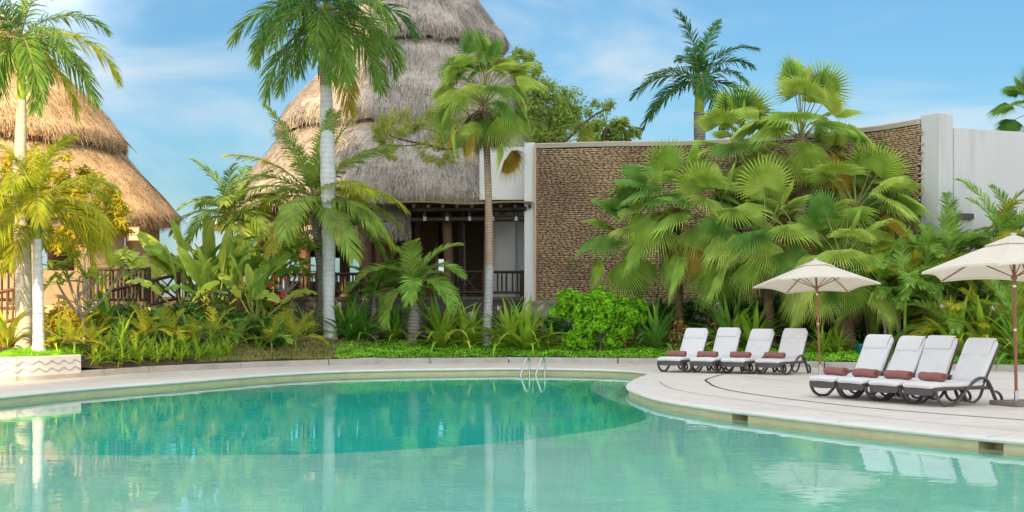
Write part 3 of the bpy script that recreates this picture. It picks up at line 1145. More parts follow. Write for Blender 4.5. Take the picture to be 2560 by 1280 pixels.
sw = thing('pebble_wall', 'tall curving wall faced with rows of tan river pebbles', 'wall', (0, 0, 0))
fr = []
for p_ in wc:
    pass
fr = [(lambda q: (q[0], q[2], Vector((0, 0, 1)), 1, 1))(wall_pt(s_)) for s_ in np.linspace(0.001, wd[-1], 60)]
mb = MB()
mb.sweep([(-.02, .5), (-.02, WTOP - .13), (-.5, WTOP - .13), (-.5, .5)], fr)
mb.build('mortar_bed', M['pebble_bed'], sw, smooth=True, auto=40)
mb = MB()
mb.sweep([(.05, WTOP - .128), (.06, WTOP + .0), (.02, WTOP + .03), (-.55, WTOP + .03), (-.55, WTOP - .128)], fr)
mb.build('wall_cap', M['kerb'] if False else M['lowwall'] if False else plain('cream_wall_cap', (.58, .50, .41), .8, .06, 3, .1, 30, dirt=((.4, .33, .26), 1.5, .5)), sw, smooth=True, auto=40)

PEB = []
for v in range(6):
    r = random.Random(50 + v)
    mb = MB()
    ns = 8
    rings = []
    for (rr, dd) in ((1.0, 0.0), (.93, .45), (.62, .85)):
        rings.append([(rr * (math.copysign(abs(math.cos(a)) ** .75, math.cos(a))) * (1 + .05 * math.sin(3 * a + v)), dd,
                       rr * (math.copysign(abs(math.sin(a)) ** .8, math.sin(a))) * (1 + .08 * math.sin(2 * a + v * 2))) for a in [2 * math.pi * k / ns + .2 for k in range(ns)]])
    vs = [q for g in rings for q in g] + [(0, 1, 0)]
    fs = [(i * ns + k, i * ns + (k + 1) % ns, (i + 1) * ns + (k + 1) % ns, (i + 1) * ns + k) for i in range(2) for k in range(ns)]
    fs += [(2 * ns + k, 2 * ns + (k + 1) % ns, 3 * ns) for k in range(ns)]
    mb.add(vs, fs)
    PEB.append((mb, mb.mesh('pebble', M['pebble'], True)))
cand = []
r = random.Random(11)
z = 1.75
row = 0
while z < WTOP - .19:
    hrow = r.uniform(.047, .067)
    s_ = r.uniform(-.12, 0)
    while s_ < wd[-1] - .05:
        wdt = r.uniform(.11, .25)
        zz = z + hrow / 2 + .034 * noise.noise(Vector((s_ * 1.1, z * .8, 3))) + r.uniform(-.006, .006)
        cand.append((s_ + wdt / 2, zz, wdt / 2 * r.uniform(1.0, 1.08), hrow / 2 * r.uniform(.82, .98), r.uniform(.028, .05), r.uniform(-.08, .08), r.randrange(6)))
        s_ += wdt
    z += hrow
order = sorted(range(len(cand)), key=lambda i: -(cand[i][2] * cand[i][3]) if 0.1 < cand[i][0] < 3.6 and cand[i][1] > 3 else 0)
own = set(order[:300])
big_mb = MB()
for i, (s_, zz, hw, hh, dp, rot, vi) in enumerate(cand):
    p_, tt, nr = wall_pt(max(.04, s_))
    o_ = p_ - nr * .022 + Vector((0, 0, zz))
    ca, sa = math.cos(rot), math.sin(rot)
    ax = tt * (hw * ca) + Vector((0, 0, hw * sa))
    az = Vector((0, 0, hh * ca)) - tt * (hh * sa)
    an = nr * (dp + .02)
    if i in own:
        o = link('pebble', PEB[vi][1], sw)
        o.matrix_local = Matrix(((ax.x, an.x, az.x, o_.x), (ax.y, an.y, az.y, o_.y), (ax.z, an.z, az.z, o_.z), (0, 0, 0, 1)))
    else:
        src = PEB[vi][0]
        big_mb.add([o_ + ax * a + an * b + az * c for a, b, c in src.v], src.f)
o = big_mb.build('pebble_facing', M['pebble'], sw, smooth=True)
tag(o, kind='stuff')

# low limestone wall in front of it, with a zigzag crest line
lw = thing('limestone_plinth', 'low pale limestone wall at the foot of the pebble wall', 'wall', (0, 0, 0))
frl = [(lambda q: (q[0] + q[2] * 1.0, q[2], Vector((0, 0, 1)), 1, 1))(wall_pt(s_)) for s_ in np.linspace(0.001, wd[-1], 40)]
zt = ez(751, 40.6)
mb = MB()
mb.sweep([(0, .4), (0, zt - .1), (-.95, zt - .1), (-.95, .4)], frl)
mb.build('wall_face', M['lowwall'], lw, smooth=True, auto=40)
mb = MB()
mb.sweep([(.05, zt - .098), (.05, zt), (-.95, zt), (-.95, zt - .098)], frl)
mb.build('coping', M['lowwall'], lw, smooth=True, auto=40)
q = []
for k, s_ in enumerate(np.linspace(2.0, 9.5, 34)):
    p_, tt, nr = wall_pt(s_)
    q.append(p_ + nr * 1.005 + Vector((0, 0, zt - .42 + (.09 if k % 2 else -.09))))
mb = MB()
mb.tube(q, .016, 5)
mb.build('zigzag_line', M['darkbase'], lw)

# white pillar and wall at right
wp = thing('white_pillar_wall', 'smooth white pillar with a long white wall running right', 'wall', (0, 0, 0))
yp = 36.2
xc = ex(2349, yp)
mb = MB()
zt2 = ez(281, 36.3)
cw = [(ex(2301, 36.75), 36.75), (xc, yp), (ex(2388, 36.4), 36.55), (ex(2350, 37.4), 37.5)]
vs = [(a, b, z_) for z_ in (.3, zt2) for a, b in cw]
mb.add(vs, [(0, 1, 5, 4), (1, 2, 6, 5), (2, 3, 7, 6), (3, 0, 4, 7), (4, 5, 6, 7)])
po = mb.build('pillar', M['white'], wp)
bv = po.modifiers.new('bevel', 'BEVEL')
bv.width = .04
bv.segments = 3
mb = MB()
za = ez(320, 36.7)
xe, ye = ex(2600, 38.6), 38.6
mb.box(((ex(2380, 36.75) + 17.5) / 2, 38.1, za / 2 + .1), (17.5 - ex(2380, 36.75), .3, za - .2), rz=R_(14))
mb.v = []
mb.f = []
mb.m = []
a0_, a1_ = Vector((ex(2384, 36.7), 36.7, 0)), Vector((18.5, 38.9, 0))
nv = Vector((-.25, .97, 0)) * .3
vs = [a0_ + Vector((0, 0, .3)), a1_ + Vector((0, 0, .3)), a1_ + nv + Vector((0, 0, .3)), a0_ + nv + Vector((0, 0, .3))]
vs += [v_ + Vector((0, 0, za - .3)) for v_ in vs]
mb.add(vs, [(0, 1, 5, 4), (1, 2, 6, 5), (2, 3, 7, 6), (3, 0, 4, 7), (4, 5, 6, 7)])
mb.build('long_wall', M['white'], wp)
mb = MB()
uw = (a1_ - a0_).normalized()
c0 = a0_ + uw * .35 + Vector((0, 0, ez(541, 36.8)))
mb.box(tuple(c0 + Vector((0, -.03, 0))), (.55, .12, .16), rz=math.atan2(uw.y, uw.x))
mb.build('wall_vent', M['resin'], wp)

# ------------------------------------------------------------------ left hut
lx, ly = ex(-150, 42), 42.0
lh = thing('thatched_hut', 'sunlit golden thatched hut with two roof tiers at left', 'building', (0, 0, 0))
thatch_tier(lh, lx, ly, [(12.2, .05), (10.6, 2.15), (8.8, 4.15), (7.15, 5.72)], M['thatch_gold'], 21, 8000, 2600, tilt=-.1, vis=(-20, 130))
thatch_tier(lh, lx, ly, [(7.9, 4.4), (6.9, 5.32), (5.8, 6.36), (4.65, 7.4)], M['thatch_gold'], 22, 9000, 2600, tilt=-.45, vis=(-20, 130))
LF = 1.72
arc_wall(lh, 'drum_wall', lx, ly, 6.75, 57, 73, LF, 4.6, M['beige'])
arc_wall(lh, 'drum_wall', lx, ly, 6.75, 77, 112, LF, 4.6, M['beige'])
arc_wall(lh, 'drum_wall', lx, ly, 6.75, 10, 46, LF, 4.6, M['beige'])
arc_wall(lh, 'drum_wall', lx, ly, 6.75, 46, 57, LF, LF + 1.0, M['beige'])
arc_wall(lh, 'door_lintel', lx, ly, 6.75, 73, 77, LF + 2.1, 4.6, M['beige'])
arc_wall(lh, 'inner_wall', lx, ly, 5.2, 60, 100, LF, 4.4, M['beige'])
mb = MB()
mb.box((-11.5, 40.4, LF / 2 + .1), (15, 13.0, LF - .2))
mb.v, mb.f, mb.m = [], [], []
mb.box((lx + .9, 43.0, LF / 2 + .15), (15.5, 15.0, LF - .3))
mb.build('terrace', M['beige'], lh)
sg = thing('wall_sign', 'small framed cream sign hanging beside the hut doorway', 'sign', (ex(334, 39.2), 39.2, ez(584, 39.2)), R_(12))
mb = MB()
mb.box((0, 0, 0), (.30, .04, .40))
mb.build('panel', plain('cream_sign_board', (.62, .50, .36), .6, .1), sg)
mb = MB()
for c_, s_ in (((0, -.02, .21), (.36, .06, .03)), ((0, -.02, -.21), (.36, .06, .03)), ((.165, -.02, 0), (.03, .06, .39)), ((-.165, -.02, 0), (.03, .06, .39))): mb.box(c_, s_)
mb.build('frame', M['logwarm'], sg)
mb = MB()
mb.tube(catmull([(-.11, -.03, .02), (-.04, -.03, .07), (.04, -.03, .04), (.11, -.03, .06)], 5), .008, 5)
mb.tube(catmull([(-.11, -.03, -.06), (0, -.03, -.03), (.11, -.03, -.07)], 5), .006, 5)
mb.build('wavy_line', M['log'], sg)

railing('log_railing', 'dark log railing of the left hut terrace behind the frangipani', (ex(225, 35.2), 35.2, LF), (ex(372, 35.2), 35.2, LF), .95, 14, M['log'], 31)
railing('log_railing', 'sloping dark log railing between the left hut and the paddle-leaf plants', (ex(272, 34.6), 34.6, LF - .42), (ex(446, 35.6), 35.6, LF + .05), .78, 13, M['log'], 32, (.66, .95))
railing('log_railing', 'dark log railing at the left picture edge behind the twin trunks', (ex(-70, 35.0), 35.0, LF), (ex(52, 35.0), 35.0, LF), .9, 7, M['log'], 33)
railing('log_railing', 'sunlit warm brown log railing at the far left behind the planter', (ex(-60, 32.2), 32.2, LF - .75), (ex(44, 32.6), 32.6, LF - .5), .9, 7, M['logwarm'], 34)

# far low roof between the huts
fb = thing('distant_pavilion', 'low pavilion roof on a brown beam behind the paddle-leaf plants', 'building', (0, 0, 0))
mb = MB()
mb.box((ex(610, 58), 58, ez(563, 58)), (3.2, 3, .12))
mb.build('roof_slab', M['white'], fb)
mb = MB()
mb.box((ex(610, 56.4), 56.6, ez(571, 56.6)), (3.3, .3, .2))
mb.build('eave_beam', M['logwarm'], fb)
for px in (575, 645):
    column(fb, px, 57, 14, 1.2, ez(560, 57), M['post_tan'])

# unseen tower added to keep the sun off the pool and right of the garden
tw = thing('unseen_shade_tower', 'unseen tower added on the camera side to shade the pool', 'building', (0, 0, 0))
ex0 = -40.6
mb = MB()
mb.box((ex0 + 18, -128, 48), (36, 16, 96))
mb.build('shade_tower_wall', M['white'], tw)
for k in range(29):
    mb = MB()
    mb.box((ex0 + 18, -119.4, 3.2 + k * 3.2), (35.4, 1.4, .22))
    mb.build('shade_tower_slab', M['coping'], tw)

# ------------------------------------------------------------------ foliage meshes
def feather(L, e0, bend, nl, ll, lw, hang, plum, mats, seed, tmin=.1, power=1.25, fwd=(35, 62), lift=18):
    """pinnate palm frond: starts along +X at elevation e0 (deg) and bends down by `bend` deg"""
    r = random.Random(seed)
    N = 16
    P, A = [Vector((0, 0, 0))], []
    for i in range(N + 1):
        A.append(R_(e0 - bend * (i / N) ** power))
    for i in range(N):
        a = (A[i] + A[i + 1]) / 2
        P.append(P[-1] + Vector((math.cos(a), 0, math.sin(a))) * (L / N))
    mb = MB()
    mb.tube(P, [max(.004, .022 * (1 - i / N) ** .7 * (L / 2.5) ** .5) for i in range(N + 1)], 5, 1)
    G = Vector((0, 0, -1))
    for k in range(nl):
        t = tmin + (1 - tmin) * (k + .5) / nl
        f = t * N
        i = min(int(f), N - 1)
        u = f - i
        b = P[i].lerp(P[i + 1], u)
        a = A[i] + (A[i + 1] - A[i]) * u
        T = Vector((math.cos(a), 0, math.sin(a)))
        Nn = Vector((-math.sin(a), 0, math.cos(a)))
        for s in (-1, 1):
            fa = R_(fwd[0] + (fwd[1] - fwd[0]) * t + r.uniform(-6, 6))
            el = R_(lift + r.uniform(-plum, plum))
            d = (Vector((0, s, 0)) * math.cos(fa) * math.cos(el) + T * math.sin(fa) + Nn * math.sin(el) * math.cos(fa)).normalized()
            ln = ll * (math.sin(math.pi * (.14 + .80 * t)) ** .65) * r.uniform(.85, 1.1)
            tw = R_(r.uniform(-25, 25))
            wv = (T * math.cos(tw) + Nn * math.sin(tw))
            wv = (wv - d * wv.dot(d)).normalized() * lw * r.uniform(.85, 1.15)
            hg = hang * r.uniform(.75, 1.25)
            pts = [b + d * (ln * q) + G * (hg * ln * q * q) for q in (0, .38, .74, 1)]
            mb.add([pts[0] - wv * .22, pts[0] + wv * .22, pts[1] - wv * .5, pts[1] + wv * .5, pts[2] - wv * .36, pts[2] + wv * .36, pts[3]],
                   [(0, 1, 3, 2), (2, 3, 5, 4), (4, 5, 6)])
    return mb.mesh('frond', mats)


def fan(Lp, e0, drop, R, nseg, spread, mats, seed, droop=.35, split=.54):
    """palmate leaf: petiole along +X at elevation e0, pleated blade pitched down by `drop`"""
    r = random.Random(seed)
    mb = MB()
    a = R_(e0)
    p0 = Vector((0, 0, 0))
    p1 = Vector((math.cos(a), 0, math.sin(a))) * Lp * .55
    a2 = a - R_(drop * .35)
    p2 = p1 + Vector((math.cos(a2), 0, math.sin(a2))) * Lp * .45
    mb.tube([p0, p1 * .5, p1, (p1 + p2) / 2 + Vector((0, 0, .01)), p2], [.022, .018, .015, .013, .011], 5, 1)
    b = a - R_(drop)
    Ax = Vector((math.cos(b), 0, math.sin(b)))
    Nn = Vector((-math.sin(b), 0, math.cos(b)))
    Y = Vector((0, 1, 0))
    G = Vector((0, 0, -1))
    dth = R_(spread * 2) / nseg
    cup = r.uniform(.05, .22)
    for i in range(nseg):
        th = -R_(spread) + dth * (i + .5)
        RR = R * (.80 + .20 * math.cos(th * .9)) * r.uniform(.94, 1.05)
        sp = split * r.uniform(.92, 1.08)
        tip_bend = droop * r.uniform(.6, 1.5)

        def pt(rr, off, pl):
            q = th + off
            d = Ax * math.cos(q) + Y * math.sin(q)
            x = rr / R
            return p2 + d * rr + Nn * (pl - cup * rr * (math.sin(q) ** 2) * .6 + .10 * rr * math.cos(q)) + G * (droop * .45 * R * x ** 2.2 + (tip_bend * R * max(0, x - sp) ** 1.5 * 1.3))
        h = dth / 2
        ple = .055 * R
        c0 = p2
        L3, C3, R3 = pt(RR * .32, -h, -ple * .4), pt(RR * .32, 0, ple * .4), pt(RR * .32, h, -ple * .4)
        L6, C6, R6 = pt(RR * sp, -h, -ple), pt(RR * sp, 0, ple), pt(RR * sp, h, -ple)
        L8, C8, R8 = pt(RR * .78, -h * .30, 0), pt(RR * .78, 0, ple * .3), pt(RR * .78, h * .30, 0)
        tp = pt(RR, r.uniform(-h, h) * .5, 0)
        mb.add([c0, L3, C3, R3, L6, C6, R6, L8, C8, R8, tp],
               [(0, 1, 2), (0, 2, 3), (1, 4, 5, 2), (2, 5, 6, 3), (4, 7, 8, 5), (5, 8, 9, 6), (7, 10, 8), (8, 10, 9)])
    return mb.mesh('leaf', mats)


def strap(L, W, e0, bend, mat, seed, n=8, vee=.25):
    """strap leaf: narrow channelled blade"""
    r = random.Random(seed)
    mb = MB()
    p = Vector((0, 0, 0))
    rows = []
    for i in range(n + 1):
        t = i / n
        a = R_(e0 - bend * t ** 1.5)
        w_ = W * (.55 + .45 * math.sin(math.pi * min(1, t * 1.3 + .12))) * (1 - max(0, t - .6) / .4) ** .8 / 2
        w_ = max(w_, .002)
        Nn = Vector((-math.sin(a), 0, math.cos(a)))
        rows.append([p + Vector((0, -w_, 0)) + Nn * w_ * vee, p.copy(), p + Vector((0, w_, 0)) + Nn * w_ * vee])
        p = p + Vector((math.cos(a), .02 * math.sin(t * 4 + seed), math.sin(a))) * (L / n)
    vs = [q for g in rows for q in g]
    fs = []
    for i in range(n):
        for k in (0, 1): fs.append((i * 3 + k, i * 3 + k + 1, i * 3 + k + 4, i * 3 + k + 3))
    mb.add(vs, fs)
    me = mb.mesh('leaf', mat, True)
    return me


def paddle(Lp, L, W, e0, bend, mats, seed, torn=0):
    """banana-like leaf: stalk plus long blade with midrib"""
    r = random.Random(seed)
    mb = MB()
    n = 14
    a = R_(e0)
    P = [Vector((0, 0, 0))]
    for i in range(6):
        P.append(P[-1] + Vector((math.cos(a), 0, math.sin(a))) * (Lp / 6))
        a -= R_(bend * .03)
    mb.tube(P, [.035 - .003 * i for i in range(7)], 6, 1)
    p = P[-1]
    rows = []
    rib = []
    for i in range(n + 1):
        t = i / n
        aa = a - R_(bend * t ** 1.4)
        w_ = max(.004, W / 2 * math.sin(math.pi * (t * .93 + .035)) ** .55)
        Nn = Vector((-math.sin(aa), 0, math.cos(aa)))
        fold = .32
        jl, jr = r.uniform(-.1, .1) * w_, r.uniform(-.1, .1) * w_
        rows.append([p + Vector((0, -w_, 0)) + Nn * (w_ * fold * .6 + jl), p + Vector((0, -w_ * .5, 0)) + Nn * w_ * fold, p.copy(), p + Vector((0, w_ * .5, 0)) + Nn * w_ * fold, p + Vector((0, w_, 0)) + Nn * (w_ * fold * .6 + jr)])
        rib.append(p.copy())
        p = p + Vector((math.cos(aa), 0, math.sin(aa))) * (L / n)
    vs = [q for g in rows for q in g]
    fs = []
    tl = {(r.randrange(2, n - 1), r.choice((0, 3))) for _ in range(torn)}
    for i in range(n):
        for k in range(4):
            if (i, k) in tl or ((i, 0 if k == 1 else 3) in tl and k in (0, 3)): continue
            fs.append((i * 5 + k, i * 5 + k + 1, i * 5 + k + 6, i * 5 + k + 5))
    mb.add(vs, fs)
    mb.tube(rib, [max(.003, .014 * (1 - i / n)) for i in range(n + 1)], 4, 1)
    return mb.mesh('leaf', mats, True)


def oval(L, W, bend, mat, seed, fold=.3):
    mb = MB()
    n = 5
    rows = []
    p = Vector((0, 0, 0))
    for i in range(n + 1):
        t = i / n
        a = -R_(bend * t)
        w_ = max(.002, W / 2 * math.sin(math.pi * (t * .9 + .06)) ** .8)
        Nn = Vector((-math.sin(a), 0, math.cos(a)))
        rows.append([p + Vector((0, -w_, 0)) + Nn * w_ * fold, p.copy(), p + Vector((0, w_, 0)) + Nn * w_ * fold])
        p = p + Vector((math.cos(a), 0, math.sin(a))) * (L / n)
    vs = [q for g in rows for q in g]
    mb.add(vs, [(i * 3 + k, i * 3 + k + 1, i * 3 + k + 4, i * 3 + k + 3) for i in range(n) for k in (0, 1)])
    return mb.mesh('leaf', mat, True)


def leaf_cloud(name, blobs, n, size, mat, parent=None, seed=0, aspect=.5, clumps=14, spread=.32, up=.5, shell=.55, drop=0.0):
    """many small folded leaves gathered in clumps through the volumes `blobs` = (x,y,z,rx,ry,rz)"""
    g = np.random.default_rng(seed)
    B = np.array(blobs, float)
    vol = (B[:, 3] * B[:, 4] * B[:, 5]) ** (2 / 3)
    pick = g.choice(len(B), size=max(1, clumps * len(B)), p=vol / vol.sum())
    d = g.normal(size=(len(pick), 3))
    d /= np.linalg.norm(d, axis=1)[:, None]
    rad = shell + (1 - shell) * g.random(len(pick)) ** .6
    cc = B[pick, :3] + d * rad[:, None] * B[pick, 3:] * .86
    cr = B[pick, 3:].mean(1) * spread
    ci = g.integers(0, len(pick), n)
    q = g.normal(size=(n, 3))
    q /= np.linalg.norm(q, axis=1)[:, None]
    pos = cc[ci] + q * (cr[ci] * g.random(n) ** .45)[:, None]
    out = pos - B[pick[ci], :3]
    out /= np.linalg.norm(out, axis=1)[:, None] + 1e-6
    nr = out * .55 + q * .5 + np.array([0, 0, up]) + g.normal(size=(n, 3)) * .45
    nr /= np.linalg.norm(nr, axis=1)[:, None]
    t = g.normal(size=(n, 3)) + out * .5 - np.array([0, 0, drop])
    t -= nr * (t * nr).sum(1)[:, None]
    t /= np.linalg.norm(t, axis=1)[:, None]
    b = np.cross(nr, t)
    L = size * (0.7 + .6 * g.random(n))[:, None]
    W = L * aspect / 2
    V = np.stack([pos, pos + t * L * .5 - b * W + nr * W * .4, pos + t * L - nr * L * .1, pos + t * L * .5 + b * W + nr * W * .4], 1)
    F = np.arange(n * 4).reshape(n, 4)
    o = link(name, np_mesh(name, V, F, mat), parent)
    return tag(o, kind='stuff')


def place(name, me, parent, loc, az, tilt=0.0, roll=0.0, sc_=1.0):
    """az: heading of the leaf's +X about Z (deg); tilt lifts it; roll twists it about its own axis"""
    o = link(name, me, parent)
    o.matrix_local = Matrix.Translation(loc) @ Matrix.Rotation(R_(az), 4, 'Z') @ Matrix.Rotation(R_(-tilt), 4, 'Y') @ Matrix.Rotation(R_(roll), 4, 'X') @ Matrix.Scale(sc_, 4)
    return o


def trunk(parent, path, rad, mat, n=14, name='trunk'):
    mb = MB()
    P = catmull(path, 5)
    T = np.linspace(0, len(rad) - 1, len(P))
    rr = [float(np.interp(t, range(len(rad)), rad)) for t in T]
    rr = [q * (1 + .025 * math.sin(i * 2.3)) for i, q in enumerate(rr)]
    mb.tube(P, rr, n)
    return mb.build(name, mat, parent, smooth=True, auto=60)


_cache = {}


def cached(key, fn):
    if key not in _cache: _cache[key] = fn()
    return _cache[key]


def frond_set(key, L, nl, ll, lw, hang, plum, mats, elevs, bends, **kw):
    return [[cached((key, i, v), lambda: feather(L, e, b, nl, ll, lw, hang, plum, mats, hash_(key) + i * 10 + v, **kw)) for v in range(2)] for i, (e, b) in enumerate(zip(elevs, bends))]


def hash_(s):
    return sum(ord(c) * (i + 1) for i, c in enumerate(s)) % 1000


def crown_fronds(parent, at, sets, counts, seed, scale=1.0, az0=0, colors=None, skip=None):
    """sets by elevation class, counts per class; golden-angle spread"""
    r = random.Random(seed)
    k = 0
    for ci, cnt in enumerate(counts):
        for j in range(cnt):
            az = az0 + k * 137.5 + r.uniform(-14, 14)
            k += 1
            if skip and skip(ci, az % 360): continue
            o = place('frond', r.choice(sets[ci]), parent, at, az, r.uniform(-7, 7), r.uniform(-14, 14), scale * r.uniform(.88, 1.08))
            if colors:
                m_ = colors(ci, az % 360, r)
                if m_: setmat(o, m_)


FM = [M['royal'], M['petiole']]
royal_sets = frond_set('royal', 2.75, 74, .66, .036, .50, 40, FM, (78, 48, 22, -2, -32), (55, 85, 95, 82, 52))
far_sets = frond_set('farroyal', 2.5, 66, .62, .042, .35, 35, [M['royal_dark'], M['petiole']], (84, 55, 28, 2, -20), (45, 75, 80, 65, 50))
coco_sets = frond_set('coco', 3.3, 66, .80, .046, .42, 10, [M['coco'], M['petiole']], (80, 55, 30, 8, -18), (28, 55, 68, 62, 50), lift=12)
small_sets = frond_set('smallpalm', 1.75, 44, .5, .036, .40, 14, [M['coco'], M['petiole']], (76, 50, 24, 0, -22), (55, 85, 90, 75, 55))
areca_sets = frond_set('areca', 1.7, 40, .50, .036, .25, 12, [M['areca'], M['petiole']], (76, 54, 32, 8), (45, 70, 80, 75), lift=24)
seed_sets = frond_set('seedling', .95, 26, .30, .024, .2, 12, [M['areca_yel'], M['petiole']], (74, 52, 30), (45, 65, 75), lift=24)
young_sets = frond_set('young', 2.25, 64, .62, .032, .45, 26, [M['sungreen'], M['petiole']], (78, 50, 24, 0, -20), (60, 88, 95, 80, 60))

# ------------------------------------------------------------------ feather palms
# limewashed royal palm in the middle
yb = 38.0
bz = on_ground(825, 843)
yb = bz.y
p = thing('royal_palm', 'tall royal palm with a whitewashed trunk left of the hall', 'palm tree', bz)
def rel(px, py, Y, o): return Vector((ex(px, Y), Y, ez(py, Y))) - Vector(o)
trunk(p, [Vector((0, 0, -.1)), Vector((0, 0, .12)), rel(822, 760, yb, bz), rel(822, 600, yb, bz), rel(820, 440, yb, bz), rel(817, 300, yb, bz), rel(814, 145, yb, bz)], [.25, .20, .165, .185, .215, .195, .125], M['trunk_white'], 18)
trunk(p, [rel(814, 215, yb, bz), rel(813.5, 180, yb, bz), rel(813, 146, yb, bz)], [.163, .146, .13], M['trunk_tan'], 16, 'leaf_scar_band')
trunk(p, [rel(813, 148, yb, bz), rel(812, 100, yb, bz), rel(811, 40, yb, bz), rel(811, 10, yb, bz)], [.125, .115, .09, .06], M['shaft'], 14, 'crownshaft')
mb = MB()
mb.tube([rel(806, 200, yb, bz) + Vector((-.1, -.08, 0)), rel(802, 170, yb, bz) + Vector((-.04, -.12, 0)), rel(806, 148, yb, bz)], [.012, .03, .035], 6)
mb.build('dead_sheath', M['fan_dead'], p)
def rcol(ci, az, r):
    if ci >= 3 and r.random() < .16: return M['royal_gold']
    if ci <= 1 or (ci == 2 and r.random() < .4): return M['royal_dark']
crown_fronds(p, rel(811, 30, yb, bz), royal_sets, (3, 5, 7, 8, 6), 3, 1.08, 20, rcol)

# royal palm at the left edge
bz = Vector((ex(58, 28.6), 28.6, ground_z(ex(58, 28.6), 28.6)))
yb = 28.6
p = thing('royal_palm', 'royal palm with cream trunk at the left edge, crown leaving the picture', 'palm tree', bz)
trunk(p, [Vector((0, 0, -.1)), Vector((0, 0, .1)), rel(60, 780, yb, bz), rel(55, 640, yb, bz), rel(48, 480, yb, bz), rel(52, 340, yb, bz), rel(54, 250, yb, bz)], [.22, .185, .17, .16, .15, .12, .10], M['trunk_cream'], 16)
for k in range(11):
    zz = .3 + k * .22
    x_ = .02 * math.sin(k)
    mb = MB()
    r0 = .178
    mb.tube([(x_ + r0 * math.cos(a), r0 * math.sin(a), zz + .03 * math.sin(a + k)) for a in np.linspace(0, 2 * math.pi, 17)], .006, 4, caps=False)
    mb.build('light_wire', M['wire'], p)
trunk(p, [rel(54, 252, yb, bz), rel(53, 190, yb, bz), rel(52, 100, yb, bz)], [.095, .09, .06], M['shaft'], 12, 'crownshaft')
def lcol(ci, az, r):
    q = r.random()
    if q < .35: return M['sungreen']
    if q < .55: return M['royal_dark'] if ci < 2 else None
crown_fronds(p, rel(52, 95, yb, bz), royal_sets, (3, 4, 5, 5, 4), 13, .83, 75, lcol)

# young palm on the planter
yb = 28.1
bz = Vector((ex(97, yb), yb, ground_z(ex(97, yb), yb)))
p = thing('young_palm', 'short palm with a pale wire-wrapped trunk and lime green crown on the planter', 'palm tree', bz)
trunk(p, [Vector((0, 0, -.1)), Vector((0, 0, .06)), rel(96, 830, yb, bz), rel(95, 720, yb, bz), rel(93, 598, yb, bz)], [.175, .145, .115, .11, .085], M['trunk_white'], 16)
for k in range(12):
    zz = .35 + k * .165
    mb = MB()
    r0 = .128 - .0022 * k
    cx_ = (rel(96, 720, yb, bz)).x * .4
    mb.tube([(cx_ + r0 * math.cos(a), r0 * math.sin(a), zz + .035 * math.sin(a + .5)) for a in np.linspace(0, 2 * math.pi, 17)], .005, 4, caps=False)
    mb.build('light_wire', M['wire'], p)
trunk(p, [rel(93, 600, yb, bz), rel(92, 540, yb, bz), rel(90, 490, yb, bz)], [.08, .06, .04], M['shaft'], 10, 'crownshaft')
crown_fronds(p, rel(91, 512, yb, bz), young_sets, (4, 6, 7, 4, 1), 23, .92, 40, lambda ci, az, r: M['areca_yel'] if r.random() < .3 else None)

# second young palm just behind, thin green stem
yb = 28.9
bz = Vector((ex(74, yb), yb, ground_z(ex(74, yb), yb)))
p = thing('young_palm', 'thin tan and green stemmed palm between the two pale trunks', 'palm tree', bz)
trunk(p, [Vector((0, 0, -.1)), rel(72, 840, yb, bz), rel(71, 700, yb, bz)], [.13, .10, .075], M['trunk_cream'], 12)
trunk(p, [rel(71, 702, yb, bz), rel(72, 640, yb, bz), rel(72, 560, yb, bz)], [.07, .055, .035], M['shaft'], 10, 'crownshaft')
crown_fronds(p, rel(72, 565, yb, bz), young_sets, (2, 3, 4, 3), 29, .8, 120, lambda ci, az, r: M['areca_yel'] if r.random() < .4 else None)

# coconut palm behind the white trunk
bz = on_ground(800, 838)
yb = bz.y + .5
bz = Vector((ex(803, yb), yb, ground_z(ex(803, yb), yb)))
p = thing('coconut_palm', 'broad coconut palm behind the whitewashed trunk, long drooping fronds', 'palm tree', bz)
trunk(p, [Vector((0, 0, -.1)), rel(806, 760, yb, bz), rel(800, 660, yb, bz), rel(790, 560, yb, bz), rel(785, 505, yb, bz)], [.17, .13, .12, .14, .16], M['trunk_grey'], 12)
r = random.Random(4)
fib = MB()
for k in range(30):
    a = r.uniform(0, 6.28)
    c_ = rel(785, 520, yb, bz)
    d = Vector((math.cos(a), math.sin(a), 0))
    fib.tube([c_ + d * .12 + Vector((0, 0, r.uniform(-.2, .2))), c_ + d * .28 + Vector((0, 0, r.uniform(-.15, .25))), c_ + d * .32 + Vector((0, 0, r.uniform(-.7, -.2)))], [.035, .03, .006], 5)
fib.build('dead_sheath', M['bark'], p, smooth=True)
def ccol(ci, az, r):
    if ci == 4 and r.random() < .5: return M['royal_gold']
    if r.random() < .25: return M['sungreen']
crown_fronds(p, rel(784, 495, yb, bz), coco_sets, (4, 5, 6, 5, 4), 8, .92, 10, ccol)

# two extra right-hand fronds that hang over the pergola, part of the same palm
for az, t_, s_ in ((-12, -10, .86), (-30, -2, .82), (12, 4, .8)):
    o = place('frond', coco_sets[3][0], p, rel(784, 500, yb, bz), az, t_, 0, s_)
    if t_ == -10: setmat(o, M['sungreen'])

# slim palm left of it
bz = on_ground(578, 800)
yb = 38.5
bz = Vector((ex(578, yb), yb, ground_z(ex(578, yb), yb)))
p = thing('slim_palm', 'slim arching palm standing against the sky between the two roofs', 'palm tree', bz)
trunk(p, [Vector((0, 0, -.1)), rel(580, 700, yb, bz), rel(576, 545, yb, bz)], [.12, .09, .06], M['trunk_grey'], 10)
crown_fronds(p, rel(576, 540, yb, bz), small_sets, (4, 5, 5, 3), 18, 1.12, 30, lambda ci, az, r: M['royal'] if r.random() < .5 else None)

